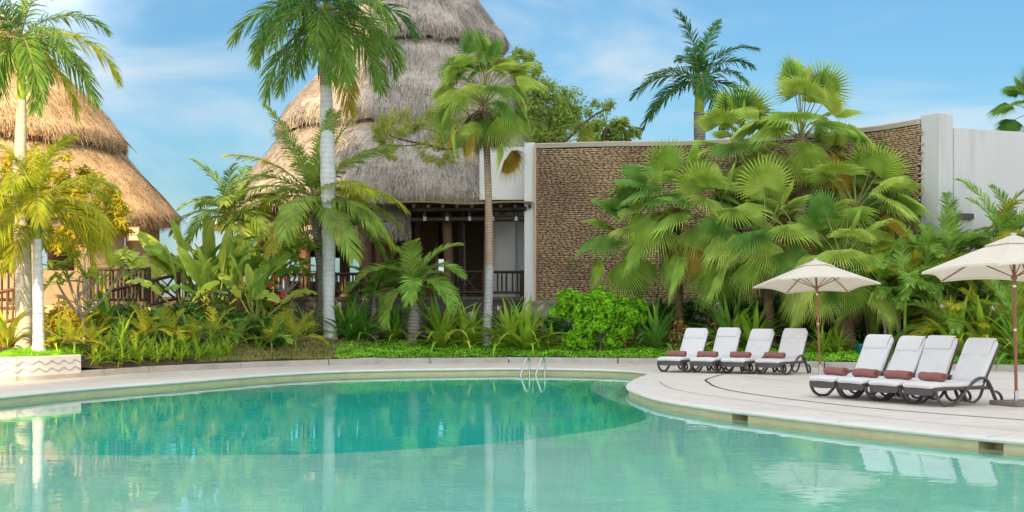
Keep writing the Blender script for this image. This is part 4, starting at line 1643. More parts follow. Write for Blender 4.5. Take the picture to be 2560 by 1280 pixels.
# distant royal palm behind the pebble wall
yb = 48.0
bz = Vector((ex(1750, yb), yb, 1.2))
p = thing('royal_palm', 'dark green royal palm rising behind the pebble wall', 'palm tree', bz)
trunk(p, [Vector((0, 0, -.2)), rel(1752, 500, yb, bz), rel(1748, 300, yb, bz), rel(1748, 285, yb, bz)], [.28, .24, .20, .19], M['trunk_grey'], 12)
trunk(p, [rel(1748, 300, yb, bz), rel(1748, 250, yb, bz), rel(1747, 195, yb, bz)], [.19, .16, .09], M['shaft'], 12, 'crownshaft')
crown_fronds(p, rel(1747, 200, yb, bz), far_sets, (2, 4, 4, 3, 2), 41, 1.05, 60)
# bottle palm
bz = on_ground(1030, 862)
yb = bz.y
p = thing('bottle_palm', 'stout bottle palm with swollen grey trunk and stiff arching fronds', 'palm tree', bz)
trunk(p, [Vector((0, 0, -.08)), rel(1030, 845, yb, bz), rel(1034, 815, yb, bz), rel(1036, 785, yb, bz), rel(1034, 755, yb, bz)], [.13, .15, .20, .19, .10], M['trunk_grey'], 16)
trunk(p, [rel(1034, 758, yb, bz), rel(1036, 735, yb, bz), rel(1037, 700, yb, bz)], [.10, .08, .05], M['shaft'], 10, 'crownshaft')
bot_sets = frond_set('bottle', 1.7, 50, .55, .052, .22, 6, [M['areca'], M['petiole']], (74, 46, 22, -4), (62, 100, 110, 90), lift=22)
crown_fronds(p, rel(1037, 712, yb, bz), bot_sets, (3, 4, 4, 3), 51, 1.0, 15, lambda ci, az, r: M['coco'] if r.random() < .3 else None)
# spindle palm
bz = on_ground(938, 846)
yb = bz.y
p = thing('spindle_palm', 'slender spindle palm with tapered grey trunk left of the bottle palm', 'palm tree', bz)
trunk(p, [Vector((0, 0, -.08)), rel(937, 815, yb, bz), rel(935, 770, yb, bz), rel(935, 730, yb, bz)], [.115, .105, .075, .04], M['trunk_grey'], 12)
crown_fronds(p, rel(935, 735, yb, bz), bot_sets, (3, 3, 2), 53, .72, 50, lambda ci, az, r: M['royal'])

# areca clumps at right
def areca_clump(px, py, yb, n, top, seed, label, spread=1.0, gold=.12, name='areca_palm'):
    x = ex(px, yb)
    bz = Vector((x, yb, ground_z(x, yb)))
    p = thing(name, label, 'palm tree', bz, group='areca palm clumps by the white wall')
    r = random.Random(seed)
    for k in range(n):
        a = r.uniform(0, 6.28)
        rr = r.uniform(.05, .45) * spread
        h = (ez(top, yb) - bz.z) * r.uniform(.35, .82)
        b0 = Vector((math.cos(a) * rr, math.sin(a) * rr, -.05))
        t0 = b0 * 1.0 + Vector((math.cos(a) * h * .22 * r.random() * spread, math.sin(a) * h * .16 * r.random(), h))
        trunk(p, [b0, (b0 + t0) / 2 + Vector((r.uniform(-.05, .05), 0, 0)), t0], [.045, .04, .03], M['trunk_tan'] if r.random() < .7 else M['shaft'], 8, 'cane')
        for j in range(6):
            cl = min(3, j // 2 + r.randrange(2))
            o = place('frond', r.choice(areca_sets[cl]), p, t0, k * 67 + j * 137.5, r.uniform(-8, 8), r.uniform(-15, 15), r.uniform(.75, 1.05))
            if r.random() < gold: setmat(o, M['areca_yel'])
    return p


areca_clump(2345, 860, 34.6, 8, 560, 61, 'areca palm clump right of the fan palms, beside the pillar', 1.2)
areca_clump(2465, 860, 35.6, 8, 500, 62, 'tall areca palm clump in front of the white wall', 1.1)
areca_clump(2565, 860, 34.4, 7, 540, 63, 'areca palm clump at the right picture edge', 1.2, .3)
areca_clump(2260, 860, 34.2, 6, 660, 64, 'low areca palm clump behind the teal pot', 1.0)
areca_clump(2200, 850, 35.6, 5, 600, 65, 'areca palm clump under the right-hand fan palm', 1.0, .05)
areca_clump(2400, 880, 33.2, 4, 790, 66, 'knee-high areca seedlings behind the near loungers', .9, .5)
areca_clump(2510, 880, 32.8, 4, 800, 67, 'knee-high areca seedlings beside the right umbrella pole', .9, .6)

# ------------------------------------------------------------------ fan palms
FN = [M['fan'], M['petiole']]
FE = ((78, 12), (52, 36), (28, 62), (4, 74), (-20, 62))
fan_sets = [[cached(('fan', i, v), lambda: fan(1.2, e, d, .98, 30, (112, 104, 92, 80, 68)[i], FN, 300 + i * 7 + v, (.10, .20, .28, .32, .30)[i], .45)) for v in range(3)] for i, (e, d) in enumerate(FE)]
dead_sets = [cached(('dead', v), lambda: fan(.55, -40, 45, .8, 26, 42, [M['fan_dead'], M['fan_dead']], 400 + v, .25, .35)) for v in range(3)]


wash_sets = [[cached(('wash', i, v), lambda: fan(1.15, e, d, .80, 26, (100, 90, 80, 70, 60)[i], FN, 340 + i * 7 + v, (.14, .30, .42, .46, .40)[i], .46)) for v in range(3)] for i, (e, d) in enumerate(FE)]


def fan_palm(label, bz, top, counts, seed, scale, trunk_r, tmat, petticoat=0, sets=None, skip=None, gold=.06, az0=0, dark=.12, lean=0.0, yellow_low=0.0):
    p = thing('fan_palm', label, 'palm tree', bz, group='fan palms')
    t = Vector(top) - Vector(bz)
    trunk(p, [Vector((0, 0, -.12)), Vector((0, 0, .15)), t * .35 + Vector((lean, 0, 0)), t * .7 + Vector((lean * .6, 0, 0)), t], [trunk_r * 1.35, trunk_r * 1.1, trunk_r, trunk_r * .9, trunk_r * .85], tmat, 14)
    r = random.Random(seed)
    k = 0
    for ci, cnt in enumerate(counts):
        for j in range(cnt):
            az = az0 + k * 137.5 + r.uniform(-12, 12)
            k += 1
            if ci >= 2 and sets is None: az = -90 + (-105 + 210 * (j + .5) / cnt) + r.uniform(-16, 16)
            if skip and skip(ci, az % 360): continue
            o = place('leaf', r.choice((sets or fan_sets)[ci]), p, t + Vector((0, 0, (-.2 if sets else -.10) * ci)), az, r.uniform(-14, 14) * (1.7 if sets else 1), r.uniform(-26, 26) * (1.7 if sets else 1), scale * r.uniform(.8, 1.12))
            q = r.random()
            if (q < gold and ci >= 3) or (ci == 4 and r.random() < yellow_low): setmat(o, M['fan_yel'])
            elif q < gold + dark: setmat(o, M['fan_dark'])
    for j in range(petticoat):
        o = place('dead_leaf', r.choice(dead_sets), p, t + Vector((0, 0, -.25 - .35 * r.random())), j * 137.5 + r.uniform(-20, 20), r.uniform(-12, 6), r.uniform(-20, 20), scale * r.uniform(.75, 1.0))
    return p


# single fan palm before the hall
bz = on_ground(1217, 868)
yb = bz.y
fp = fan_palm('fan palm with thin trunk and brown petticoat in front of the hall', bz, (ex(1212, yb), yb, ez(228, yb)), (10, 13, 13, 10, 6), 71, .95, .11, M['trunk_tan'], 24, wash_sets, gold=.05, dark=.3, lean=.1, yellow_low=.45)
tp_ = Vector((ex(1212, yb), yb, ez(228, yb))) - bz
cpath = catmull([Vector((0, 0, -.12)), Vector((0, 0, .15)), tp_ * .35 + Vector((.1, 0, 0)), tp_ * .7 + Vector((.06, 0, 0)), tp_], 10)[:20]
mb = MB()
mb.tube(cpath, [.11 * float(np.interp(i / 10, [0, 1, 2, 3, 4], [1.35, 1.1, 1, .9, .85])) * 1.05 for i in range(len(cpath))], 14, caps=False)
mb.build('limewash_coat', M['trunk_wash'], fp, smooth=True)


def fp_at(px, yb): return Vector((ex(px, yb), yb, ground_z(ex(px, yb), yb)))
CL = [  # label, base px, distance, top (px, py), counts, seed, scale, trunk r, mat, petticoat
    ('tallest fan palm, rising above the pebble wall', 1998, 37.6, (2002, 335), (6, 6, 6, 5, 3), 81, 1.08, .19, 'trunk_tan', 8),
    ('fan palm on the right of the group, next to the white pillar', 2150, 36.6, (2140, 520), (4, 5, 6, 6, 4), 82, 1.0, .17, 'trunk_brown', 6),
    ('fan palm with the golden dying leaf in the middle of the group', 1925, 35.8, (1915, 585), (3, 4, 6, 6, 5), 83, 1.0, .15, 'trunk_brown', 8),
    ('fan palm on the left of the group before the pebbles', 1700, 37.4, (1692, 520), (4, 6, 6, 6, 4), 84, 1.0, .12, 'trunk_brown', 4),
    ('smallest fan palm, leftmost of the group above the round shrub', 1604, 37.9, (1578, 598), (4, 6, 6, 4, 1), 85, .92, .10, 'trunk_tan', 2),
    ('fan palm at the back right of the group against the pebbles', 2250, 37.8, (2235, 470), (4, 5, 5, 4, 2), 86, .85, .15, 'trunk_brown', 4),
    ('fan palm at the back left of the group, tips above the wall', 1845, 38.8, (1845, 395), (5, 6, 6, 5, 3), 87, 1.0, .15, 'trunk_brown', 4),
    ('thick-trunked fan palm behind the far umbrella, straw skirt over brown trunk', 2115, 34.8, (2105, 650), (2, 4, 6, 6, 5), 88, .9, .24, 'trunk_brown', 14),
    ('fan palm half hidden at the back between the two tallest crowns', 2070, 39.0, (2070, 450), (3, 4, 5, 4, 2), 89, .9, .15, 'trunk_brown', 4),
    ('fan palm between the left and the middle crowns, low against the pebbles', 1800, 36.8, (1790, 560), (3, 5, 6, 6, 5), 90, 1.0, .13, 'trunk_brown', 6),
]
for (lab, px, yb, tp, cn, sd, scl, tr, mt, pet) in CL:
    bz = fp_at(px, yb)
    fq = fan_palm(lab, bz, (ex(tp[0], yb), yb, ez(tp[1], yb)), cn, sd, scl, tr, M[mt], pet)
    if 'golden' in lab:
        o = place('leaf', fan_sets[4][1], fq, Vector((ex(1950, yb), yb - .1, ez(520, yb))) - bz, -78, -12, 8, .82)
        setmat(o, M['fan_yel'])

# far fan palm peeping over the white wall
yb = 44.0
bz = Vector((ex(2585, yb), yb, 1.0))
fan_palm('fan palm peeping over the white wall at the top right', bz, (ex(2585, yb), yb, ez(272, yb)), (4, 5, 5, 2, 0), 95, .78, .16, M['trunk_brown'], 22, dark=.9, gold=0)

# ------------------------------------------------------------------ broad-leaved trees and shrubs
def branch_tree(name, label, bz, limbs, blobs, n, size, lmat, bmat, seed, r0=.14, cat='tree', clumps=14, aspect=.45, spread=.3, drop=0.0):
    """limbs: list of polylines (relative to the base) with start radius"""
    t = thing(name, label, cat, bz)
    mb = MB()
    for pts, ra in limbs:
        P = catmull(pts, 5)
        mb.tube(P, [ra * (1 - .75 * i / (len(P) - 1)) for i in range(len(P))], 8)
    mb.build('trunk', bmat, t, smooth=True)
    leaf_cloud('crown', blobs, n, size, lmat, t, seed, aspect=aspect, clumps=clumps, spread=spread, drop=drop)
    return t


def V3(px, py, Y, o=(0, 0, 0)): return Vector((ex(px, Y), Y, ez(py, Y))) - Vector(o)


# airy acacia whose branches reach across the hall roof
yb = 41.0
bz = Vector((ex(1214, 40.2), 40.2, 1.2))
yt = 40.2
o0 = tuple(bz)
limbs = [([Vector((0, 0, -.2)), V3(1216, 600, yt, o0), V3(1218, 440, yt, o0), V3(1215, 330, yt, o0)], .09),
         ([V3(1215, 330, yt, o0), V3(1130, 372, yt, o0), V3(1060, 360, yt, o0), V3(990, 345, yt, o0), V3(945, 318, yt, o0)], .055),
         ([V3(1140, 372, yt, o0), V3(1090, 330, yt, o0), V3(1045, 320, yt, o0)], .03),
         ([V3(1215, 330, yt, o0), V3(1140, 260, yt, o0), V3(1060, 235, yt, o0)], .04),
         ([V3(1060, 360, yt, o0), V3(1000, 365, yt, o0), V3(965, 362, yt, o0)], .022)]
def bl(px, py, Y, rx, rz, o, ry=.5): q = V3(px, py, Y, o); return (q.x, q.y, q.z, rx, ry, rz)
branch_tree('acacia_tree', 'feathery pale green acacia branch reaching across the grey thatch', bz, limbs,
            [bl(1000, 310, yt, .75, .5, o0), bl(1070, 330, yt, .9, .55, o0), bl(960, 330, yt, .45, .4, o0), bl(1110, 300, yt, .7, .5, o0), bl(1100, 380, yt, .7, .45, o0), bl(970, 385, yt, .4, .35, o0), bl(1130, 250, yt, .6, .4, o0)],
            13000, .075, M['airy'], M['bark'], 101, aspect=.4, clumps=16, spread=.30)

# garden trees behind the wall
yb = 46.0
bz = Vector((ex(1420, yb), yb, 1.2))
o0 = tuple(bz)
branch_tree('garden_tree', 'rounded green tree showing over the pebble wall beside the hall', bz,
            [([Vector((0, 0, -.2)), V3(1420, 500, yb, o0), V3(1400, 330, yb, o0), V3(1390, 230, yb, o0)], .2), ([V3(1405, 360, yb, o0), V3(1470, 300, yb, o0), V3(1530, 262, yb, o0)], .07), ([V3(1405, 380, yb, o0), V3(1350, 300, yb, o0), V3(1330, 200, yb, o0)], .07)],
            [bl(1400, 245, yb, 1.0, .7, o0, .9), bl(1440, 290, yb, 1.1, .8, o0, .9), bl(1370, 300, yb, 1.0, .9, o0, .9), bl(1490, 262, yb, .7, .35, o0, .6), bl(1345, 215, yb, .8, .7, o0, .8), bl(1400, 340, yb, 1.3, .5, o0, .9), bl(1320, 160, yb, .6, .7, o0, .6), bl(1345, 260, yb, .9, .9, o0, .7)],
            7000, .14, M['treegreen'], M['bark'], 102, clumps=12, spread=.34)
yb = 53.0
bz = Vector((ex(1520, yb), yb, 1.2))
o0 = tuple(bz)
branch_tree('garden_tree', 'sparse green tree showing over the pebble wall, right of the rounded one', bz,
            [([Vector((0, 0, -.2)), V3(1515, 500, yb, o0), V3(1510, 340, yb, o0), V3(1545, 315, yb, o0), V3(1605, 322, yb, o0)], .15), ([V3(1510, 380, yb, o0), V3(1480, 330, yb, o0), V3(1465, 300, yb, o0)], .06)],
            [bl(1500, 335, yb, 1.0, .5, o0, .8), bl(1545, 325, yb, .8, .45, o0, .7), bl(1462, 322, yb, .7, .5, o0, .7), bl(1580, 338, yb, .55, .3, o0, .5), bl(1548, 308, yb, .3, .22, o0, .4)],
            5500, .15, M['treegreen'], M['bark'], 103, clumps=12, spread=.34)
bzp = Vector((ex(1470, 49), 49, 1.2))
pp = thing('young_palm', 'yellow-green palm tuft just above the pebble wall', 'palm tree', bzp)
trunk(pp, [Vector((0, 0, -.1)), V3(1470, 600, 49, bzp), V3(1470, 400, 49, bzp)], [.12, .09, .06], M['trunk_grey'], 8)
crown_fronds(pp, V3(1470, 395, 49, bzp), areca_sets, (4, 4, 3), 110, .8, 0, lambda ci, az, r: M['areca_yel'] if r.random() < .5 else None)

# sunny leafy tree in front of the left hut
yb = 32.6
bz = Vector((ex(215, yb), yb, ground_z(ex(215, yb), yb)))
o0 = tuple(bz)
branch_tree('leafy_tree', 'sunlit yellow-green leafy tree in front of the left hut', bz,
            [([Vector((0, 0, -.2)), V3(215, 760, yb, o0), V3(205, 640, yb, o0), V3(190, 520, yb, o0), V3(170, 420, yb, o0)], .09), ([V3(205, 650, yb, o0), V3(250, 560, yb, o0), V3(285, 500, yb, o0)], .05), ([V3(200, 620, yb, o0), V3(150, 560, yb, o0), V3(120, 470, yb, o0)], .045)],
            [bl(165, 425, yb, .6, .4, o0), bl(225, 455, yb, .6, .45, o0), bl(275, 515, yb, .42, .42, o0), bl(130, 470, yb, .6, .5, o0), bl(200, 520, yb, .55, .42, o0), bl(300, 565, yb, .32, .26, o0), bl(160, 600, yb, .6, .4, o0), bl(240, 590, yb, .35, .3, o0), bl(60, 420, yb, .6, .5, o0), bl(20, 480, yb, .6, .5, o0)],
            5200, .17, M['mango'], M['bark_pale'], 104, aspect=.36, clumps=11, spread=.34, drop=.6)

# bright round shrub
bz = on_ground(1500, 882)
bz = bz + Vector((0, .1, 0))
yb = bz.y
o0 = tuple(bz)
branch_tree('round_shrub', 'bright green round-leaved shrub below the smallest fan palm', bz,
            [([Vector((0, 0, -.1)), V3(1500, 840, yb, o0), V3(1470, 780, yb, o0)], .03), ([Vector((.05, 0, -.1)), V3(1530, 830, yb, o0), V3(1560, 770, yb, o0)], .03)],
            [bl(1445, 765, yb, .62, .42, o0, .55), bl(1520, 770, yb, .75, .45, o0, .6), bl(1580, 790, yb, .42, .36, o0, .5), bl(1490, 815, yb, .7, .32, o0, .55), bl(1420, 745, yb, .35, .3, o0, .4), bl(1555, 825, yb, .35, .26, o0, .4), bl(1450, 845, yb, .5, .25, o0, .4), bl(1535, 850, yb, .42, .22, o0, .4), bl(1600, 760, yb, .25, .2, o0, .3), bl(1395, 775, yb, .28, .24, o0, .3), bl(1495, 735, yb, .3, .22, o0, .3)],
            16000, .085, M['shrub'], M['bark'], 105, cat='shrub', aspect=.8, clumps=30, spread=.24)

# hibiscus
bz = on_ground(655, 830)
yb = bz.y + .8
bz = Vector((ex(655, yb), yb, ground_z(ex(655, yb), yb)))
o0 = tuple(bz)
hb = branch_tree('hibiscus_bush', 'dark glossy hibiscus bush with red flowers', bz,
                 [([Vector((0, 0, -.1)), V3(655, 790, yb, o0), V3(640, 730, yb, o0)], .03)],
                 [bl(635, 725, yb, .45, .4, o0, .45), bl(675, 750, yb, .42, .42, o0, .45), bl(650, 780, yb, .5, .35, o0, .45), bl(700, 770, yb, .25, .25, o0, .3)],
                 4200, .085, M['hibis'], M['bark'], 106, cat='shrub', aspect=.6, clumps=14)
r = random.Random(9)
petal = oval(.085, .075, 50, M['red'], 1, .2)
for (px, py, s_) in ((690, 748, 1.5), (668, 750, 1.0), (678, 752, .8), (653, 713, .9), (676, 714, .8), (683, 692, .7), (708, 735, .8), (661, 777, .7), (715, 750, .7), (668, 738, .6), (715, 700, .5)):
    fc = V3(px, py, yb - .62, o0)
    f = link('flower', None, hb, fc)
    for k in range(5):
        place('petal', petal, f, (0, 0, 0), k * 72, 10, 0, s_ * 1.35)
    f.matrix_local = Matrix.Translation(fc) @ Matrix.Rotation(R_(70 + r.uniform(-20, 20)), 4, 'X') @ Matrix.Rotation(r.uniform(0, 6), 4, 'Z')

# frangipani with forked bare limbs and leaf rosettes
plum_me = [oval(.36, .115, b, M['plum'], k, .2) for k, b in enumerate((35, 55, 20))]


def frangipani(label, bz, limbs, tips, seed, leaves=10, scale=1.0):
    t = thing('frangipani', label, 'tree', bz)
    mb = MB()
    for pts, ra in limbs:
        P = catmull(pts, 5)
        mb.tube(P, [ra * (1 - .45 * i / (len(P) - 1)) for i in range(len(P))], 8)
    mb.build('trunk', M['bark_pale'], t, smooth=True)
    r = random.Random(seed)
    for c_ in tips:
        for k in range(leaves):
            o = place('leaf', r.choice(plum_me), t, c_ + Vector((r.uniform(-.03, .03), r.uniform(-.03, .03), r.uniform(-.04, .03))), k * 137.5 + r.uniform(-20, 20), r.uniform(-15, 60), r.uniform(-20, 20), scale * r.uniform(.75, 1.15))
    return t


yb = 30.3
bz = Vector((ex(209, yb), yb, ground_z(ex(209, yb), yb)))
o0 = tuple(bz)
tips = [(165, 660), (190, 640), (235, 690), (250, 700), (215, 695), (150, 690), (130, 668), (310, 640), (330, 655), (345, 668), (300, 662), (325, 690), (275, 660), (120, 710), (170, 700)]
lim = [([Vector((0, 0, -.1)), V3(212, 840, yb, o0), V3(207, 800, yb, o0), V3(203, 786, yb, o0)], .065)]
for (a, b, c_) in (((200, 790), (165, 745), (140, 700)), ((202, 788), (178, 720), (165, 672)), ((203, 788), (195, 730), (200, 690)), ((205, 790), (255, 750), (285, 705)), ((285, 705), (300, 680), (318, 655)), ((195, 740), (225, 715), (245, 700)), ((165, 745), (135, 735), (122, 712)), ((288, 700), (325, 680), (340, 668))):
    lim.append(([V3(*a, yb, o0), V3(*b, yb, o0), V3(*c_, yb, o0)], .04))
frangipani('small frangipani with forked pale branches right of the planter', bz, lim, [V3(a, b, yb + .15 * math.sin(a), o0) for a, b in tips], 201)
yb = 37.2
bz = Vector((ex(715, yb), yb, ground_z(ex(715, yb), yb)))
o0 = tuple(bz)
r = random.Random(17)
tips = [(r.uniform(628, 790), r.uniform(590, 690)) for _ in range(30)]
lim = [([Vector((0, 0, -.1)), V3(712, 780, yb, o0), V3(715, 730, yb, o0)], .07)]
for (a, b) in tips[::3]: lim.append(([V3(715, 735, yb, o0), V3((715 + a) / 2, (725 + b) / 2 + 8, yb, o0), V3(a, b + 4, yb, o0)], .035))
frangipani('light green frangipani crown beside the hall railing', bz, lim, [V3(a, b, yb + r.uniform(-.5, .5), o0) for a, b in tips], 202, 10, 1.15)

# paddle-leaved clumps (giant bird of paradise)
PM = [M['banana'], M['petiole']]
pad_me = [paddle(1.0, 1.15, .40, 80, 20, PM, 1), paddle(1.1, 1.2, .42, 72, 45, PM, 2, 2), paddle(.9, 1.1, .38, 60, 70, PM, 3, 3), paddle(.8, 1.0, .36, 48, 95, PM, 4, 3), paddle(1.05, 1.1, .36, 84, 10, PM, 5)]


def paddle_clump(px, yb, n, scale, seed, label, spread=38):
    bz = Vector((ex(px, yb), yb, ground_z(ex(px, yb), yb)))
    t = thing('paddle_leaf_plant', label, 'plant', bz, group='giant paddle-leaf plants')
    r = random.Random(seed)
    trunk(t, [Vector((0, 0, -.1)), Vector((.02, 0, .25 * scale)), Vector((.02, 0, .55 * scale))], [.11 * scale, .10 * scale, .06 * scale], M['trunk_grey'], 8, 'stem')
    for k in range(n):
        me = pad_me[(0, 4, 1, 1, 2, 2, 3, 4, 1)[k % 9]]
        o = place('leaf', me, t, Vector((r.uniform(-.06, .06), r.uniform(-.06, .06), .3 * scale)), (k * 180 + r.uniform(-spread, spread)) - 15, r.uniform(-8, 8), r.uniform(-50, 50), scale * r.uniform(.8, 1.08))
        q = r.random()
        if q < .012: setmat(o, M['fan_dead'])
        elif q < .3: setmat(o, M['plum'])
    return t


paddle_clump(492, 36.4, 14, 1.22, 301, 'tallest paddle-leaved plant, left of the clump beside the hut')
paddle_clump(545, 35.6, 14, 1.12, 302, 'paddle-leaved plant in the middle of the clump')
paddle_clump(600, 36.2, 13, 1.15, 303, 'paddle-leaved plant with dry stalks right of the clump')
paddle_clump(640, 35.2, 10, .95, 304, 'shorter paddle-leaved plant leaning towards the hibiscus')
paddle_clump(455, 35.0, 10, .9, 305, 'low paddle-leaved plant before the sloping railing')
paddle_clump(520, 37.6, 12, 1.3, 306, 'paddle-leaved plant standing at the back of the clump')

# ------------------------------------------------------------------ strap-leaved plants
def strap_set(key, L, W, mat): return [[cached((key, i, v), lambda: strap(L, W, e, b, mat, i * 3 + v)) for v in range(2)] for i, (e, b) in enumerate(((82, 40), (66, 75), (48, 100), (30, 90)))]


crin = strap_set('crin', 1.2, .125, M['crinum'])
lilys = strap_set('lily', .50, .045, M['crinum'])
agav = strap_set('agav', .80, .075, M['crinum'])


def strap_plant(name, label, bz, sets, counts, seed, scale, mats=None, flowers=0, group=None, cat='plant'):
    t = thing(name, label, cat, bz, group=group)
    r = random.Random(seed)
    k = 0
    for ci, cnt in enumerate(counts):
        for j in range(cnt):
            o = place('leaf', r.choice(sets[ci]), t, Vector((r.uniform(-.05, .05), r.uniform(-.05, .05), -.02)) * scale, k * 137.5 + r.uniform(-15, 15), r.uniform(-8, 8), r.uniform(-12, 12), scale * r.uniform(.75, 1.1))
            k += 1
            if mats:
                m_ = mats(ci, r)
                if m_: setmat(o, m_)
    for j in range(flowers):
        a = r.uniform(2.6, 6.8)
        top = Vector((math.cos(a) * .32, math.sin(a) * .32, .78)) * scale * r.uniform(.85, 1.15)
        mb = MB()
        mb.tube(catmull([Vector((0, 0, 0)), top * .55 + Vector((0, 0, .1)), top], 4), .012, 5)
        st = mb.build('flower_stalk', M['petiole'], t)
        mb = MB()
        for q in range(14):
            b_ = r.uniform(0, 6.28)
            d = Vector((math.cos(b_), math.sin(b_), r.uniform(-.5, .7)))
            e_ = top + d * .10 + Vector((0, 0, -.07))
            s_ = Vector((-math.sin(b_), math.cos(b_), 0)) * .013
            mb.add([top, top + d * .07 - s_, e_, top + d * .07 + s_], [(0, 1, 2, 3)])
        mb.build('flower_head', M['lily'], st)
    return t


def cm(yel=.08, dark=.0):
    def f(ci, r):
        q = r.random()
        if q < yel and ci >= 2: return M['crinum_yel']
        if q > 1 - dark: return M['crinum_dark']
    return f


CR = 'crinum lilies along the hall'
for (px, py, sz, fl_, dk_, lab, sd) in (
        (870, 850, .95, 2, .85, 'dark crinum lily just right of the whitewashed royal palm trunk', 1),
        (910, 848, .8, 1, .8, 'dark crinum lily between the royal palm and the spindle palm', 2),
        (985, 852, .7, 0, .7, 'dark crinum lily between the spindle palm and the bottle palm', 3),
        (1105, 868, 1.0, 2, .05, 'green crinum lily with white flowers right of the bottle palm', 4),
        (1165, 868, .95, 2, .1, 'crinum lily with drooping leaves left of the fan palm trunk', 5),
        (1275, 872, 1.0, 1, .1, 'crinum lily right beside the single fan palm trunk', 6),
        (1312, 876, 1.1, 2, .05, 'largest crinum lily, in front of the pilaster', 7),
        (1372, 868, .55, 1, .2, 'crinum lily left of the round shrub', 8),
        (1640, 872, .95, 0, .8, 'dark strap-leaved lily right of the round shrub', 9),
        (1830, 872, 1.1, 2, .5, 'strap-leaved lily with white flowers behind the far loungers', 10),
        (1885, 874, .95, 0, .6, 'strap-leaved lily behind the third far lounger', 11),
        (2060, 885, .55, 0, 0, 'small bright lily at the kerb beside the far umbrella pole', 12),
        (2095, 884, .5, 0, 0, 'small bright lily at the foot of the thick brown trunk', 13),
        (2395, 890, 1.0, 1, .1, 'lily with a white flower behind the near loungers', 14),
        (2455, 892, 1.05, 1, .05, 'broad lily behind the second near lounger from the right', 15),
        (2545, 900, 1.0, 0, .3, 'broad lily at the right edge behind the umbrella pole', 16)):
    bz = on_ground(px, py)
    strap_plant('crinum_lily', lab, bz, crin, (8, 12, 12, 8), 500 + sd, sz * 1.42, cm(.10, dk_), fl_, CR)

# left bed: mixed strap plants and palm seedlings
LB = 'strap plants in the left bed'
left = [(262, 830, 1.0, .85, 'second row dark strap plant beside the frangipani trunk'), (300, 812, 1.0, .8, 'dark strap plant behind the frangipani, under its right limb'),
        (345, 800, .95, .5, 'strap plant below the sloping railing, left of the variegated one'), (395, 790, .95, .1, 'yellow-tipped strap plant under the sloping railing'),
        (440, 800, .95, .5, 'strap plant left below the tallest paddle-leaf plant'), (485, 812, .95, .45, 'strap plant below the tallest paddle-leaf plant'),
        (530, 818, .9, .5, 'strap plant below the middle paddle-leaf plant'), (580, 815, .9, .4, 'strap plant left of the hibiscus bush'),
        (625, 822, .95, .2, 'bright strap plant in front of the hibiscus bush'), (690, 840, .7, .3, 'strap plant right below the red flowers'),
        (770, 838, .95, .1, 'spiky strap plant left of the whitewashed royal palm trunk'), (140, 872, .85, .0, 'yellow strap plant right behind the planter trunks'),
        (12, 868, .95, .0, 'yellow strap plant at the left edge behind the planter'), (360, 845, .9, .7, 'dark strap plant in the middle of the left bed'),
        (240, 862, .8, .6, 'dark strap plant at the foot of the frangipani'), (660, 858, .7, .7, 'low dark strap plant at the right end of the left bed'),
        (470, 850, .8, .6, 'low dark strap plant behind the border lilies'), (300, 858, .85, .7, 'dark strap plant just right of the frangipani foot')]
for k, (px, py, sz, dk_, lab) in enumerate(left):
    bz = on_ground(px, py)
    sunny = px < 160  # plants at the sunlit end turn yellow: sunlight put into their colour
    strap_plant('strap_leaf_plant', lab, bz, agav if k % 3 else crin, (5, 8, 8, 4), 600 + k, sz * 1.32, (lambda ci, r: M['crinum_yel'] if r.random() < .55 else None) if sunny else cm(.25 if 'yellow' in lab or 'bright' in lab else .05, dk_), 0, LB)

# small plants hugging the lawn edge
for k, (px, py) in enumerate(((645, 872), (715, 868))):
    strap_plant('border_lily', ('small lily tuft on the dry grass, left of the palm seedling', 'small lily tuft on the dry grass, right of the palm seedling')[k], on_ground(px, py), lilys, (4, 7, 6, 3), 690 + k, .95, None, 0, 'border lilies')

# clumps along the kerb
for k in range(14):
    px = 240 + k * 25 + (k % 3) * 4
    py = 911 - k * 1.1 - (k % 2) * 7
    lab = '%s low border lily along the kerb, counted from the planter' % ORD[k].capitalize()
    strap_plant('border_lily', lab, on_ground(px, py), lilys, (6, 8, 7, 3), 700 + k, 1.28 + .15 * math.sin(k * 2.1), None, 0, 'border lilies')
for k in range(9):
    px = 262 + k * 38
    lab = '%s border lily of the back row, counted from the planter' % ORD[k].capitalize()
    strap_plant('border_lily', lab, on_ground(px, 886 - k * 1.3), lilys, (6, 8, 6, 2), 740 + k, 1.4, (lambda ci, r: M['crinum_dark'] if r.random() < .4 else None), 0, 'border lilies')

SD = 'palm seedlings in the left bed'
for k, (px, py, s_, dk_, lab) in enumerate(((185, 884, 1.0, 0, 'golden palm seedling at the right end of the planter'), (228, 886, .8, 0, 'golden palm seedling at the foot of the frangipani'),
                                         (362, 868, 1.15, .3, 'olive palm seedling behind the border lilies, left one'), (425, 866, 1.1, .3, 'olive palm seedling behind the border lilies, second from left'),
                                         (535, 866, 1.15, .3, 'yellow-green palm seedling behind the border lilies, third from left'), (480, 862, .9, .5, 'small olive palm seedling between its two larger neighbours'),
                                         (678, 880, 1.2, .3, 'palm seedling with a straight stem at the edge of the dry grass'), (738, 876, 1.25, .1, 'yellow-green palm seedling nearest the whitewashed trunk'),
                                         (590, 868, .9, .4, 'small palm seedling right of the border lilies'))):
    bz = on_ground(px, py)
    t = thing('palm_seedling', lab, 'plant', bz, group=SD)
    trunk(t, [Vector((0, 0, -.05)), Vector((.01, 0, .12)), Vector((0, 0, .25 * s_))], [.03, .025, .02], M['shaft'], 7, 'stem')
    crown_fronds(t, Vector((0, 0, .2 * s_)), seed_sets, (3, 4, 3), 800 + k, s_ * .85, k * 50, lambda ci, az, r: M['areca'] if r.random() < dk_ else None)

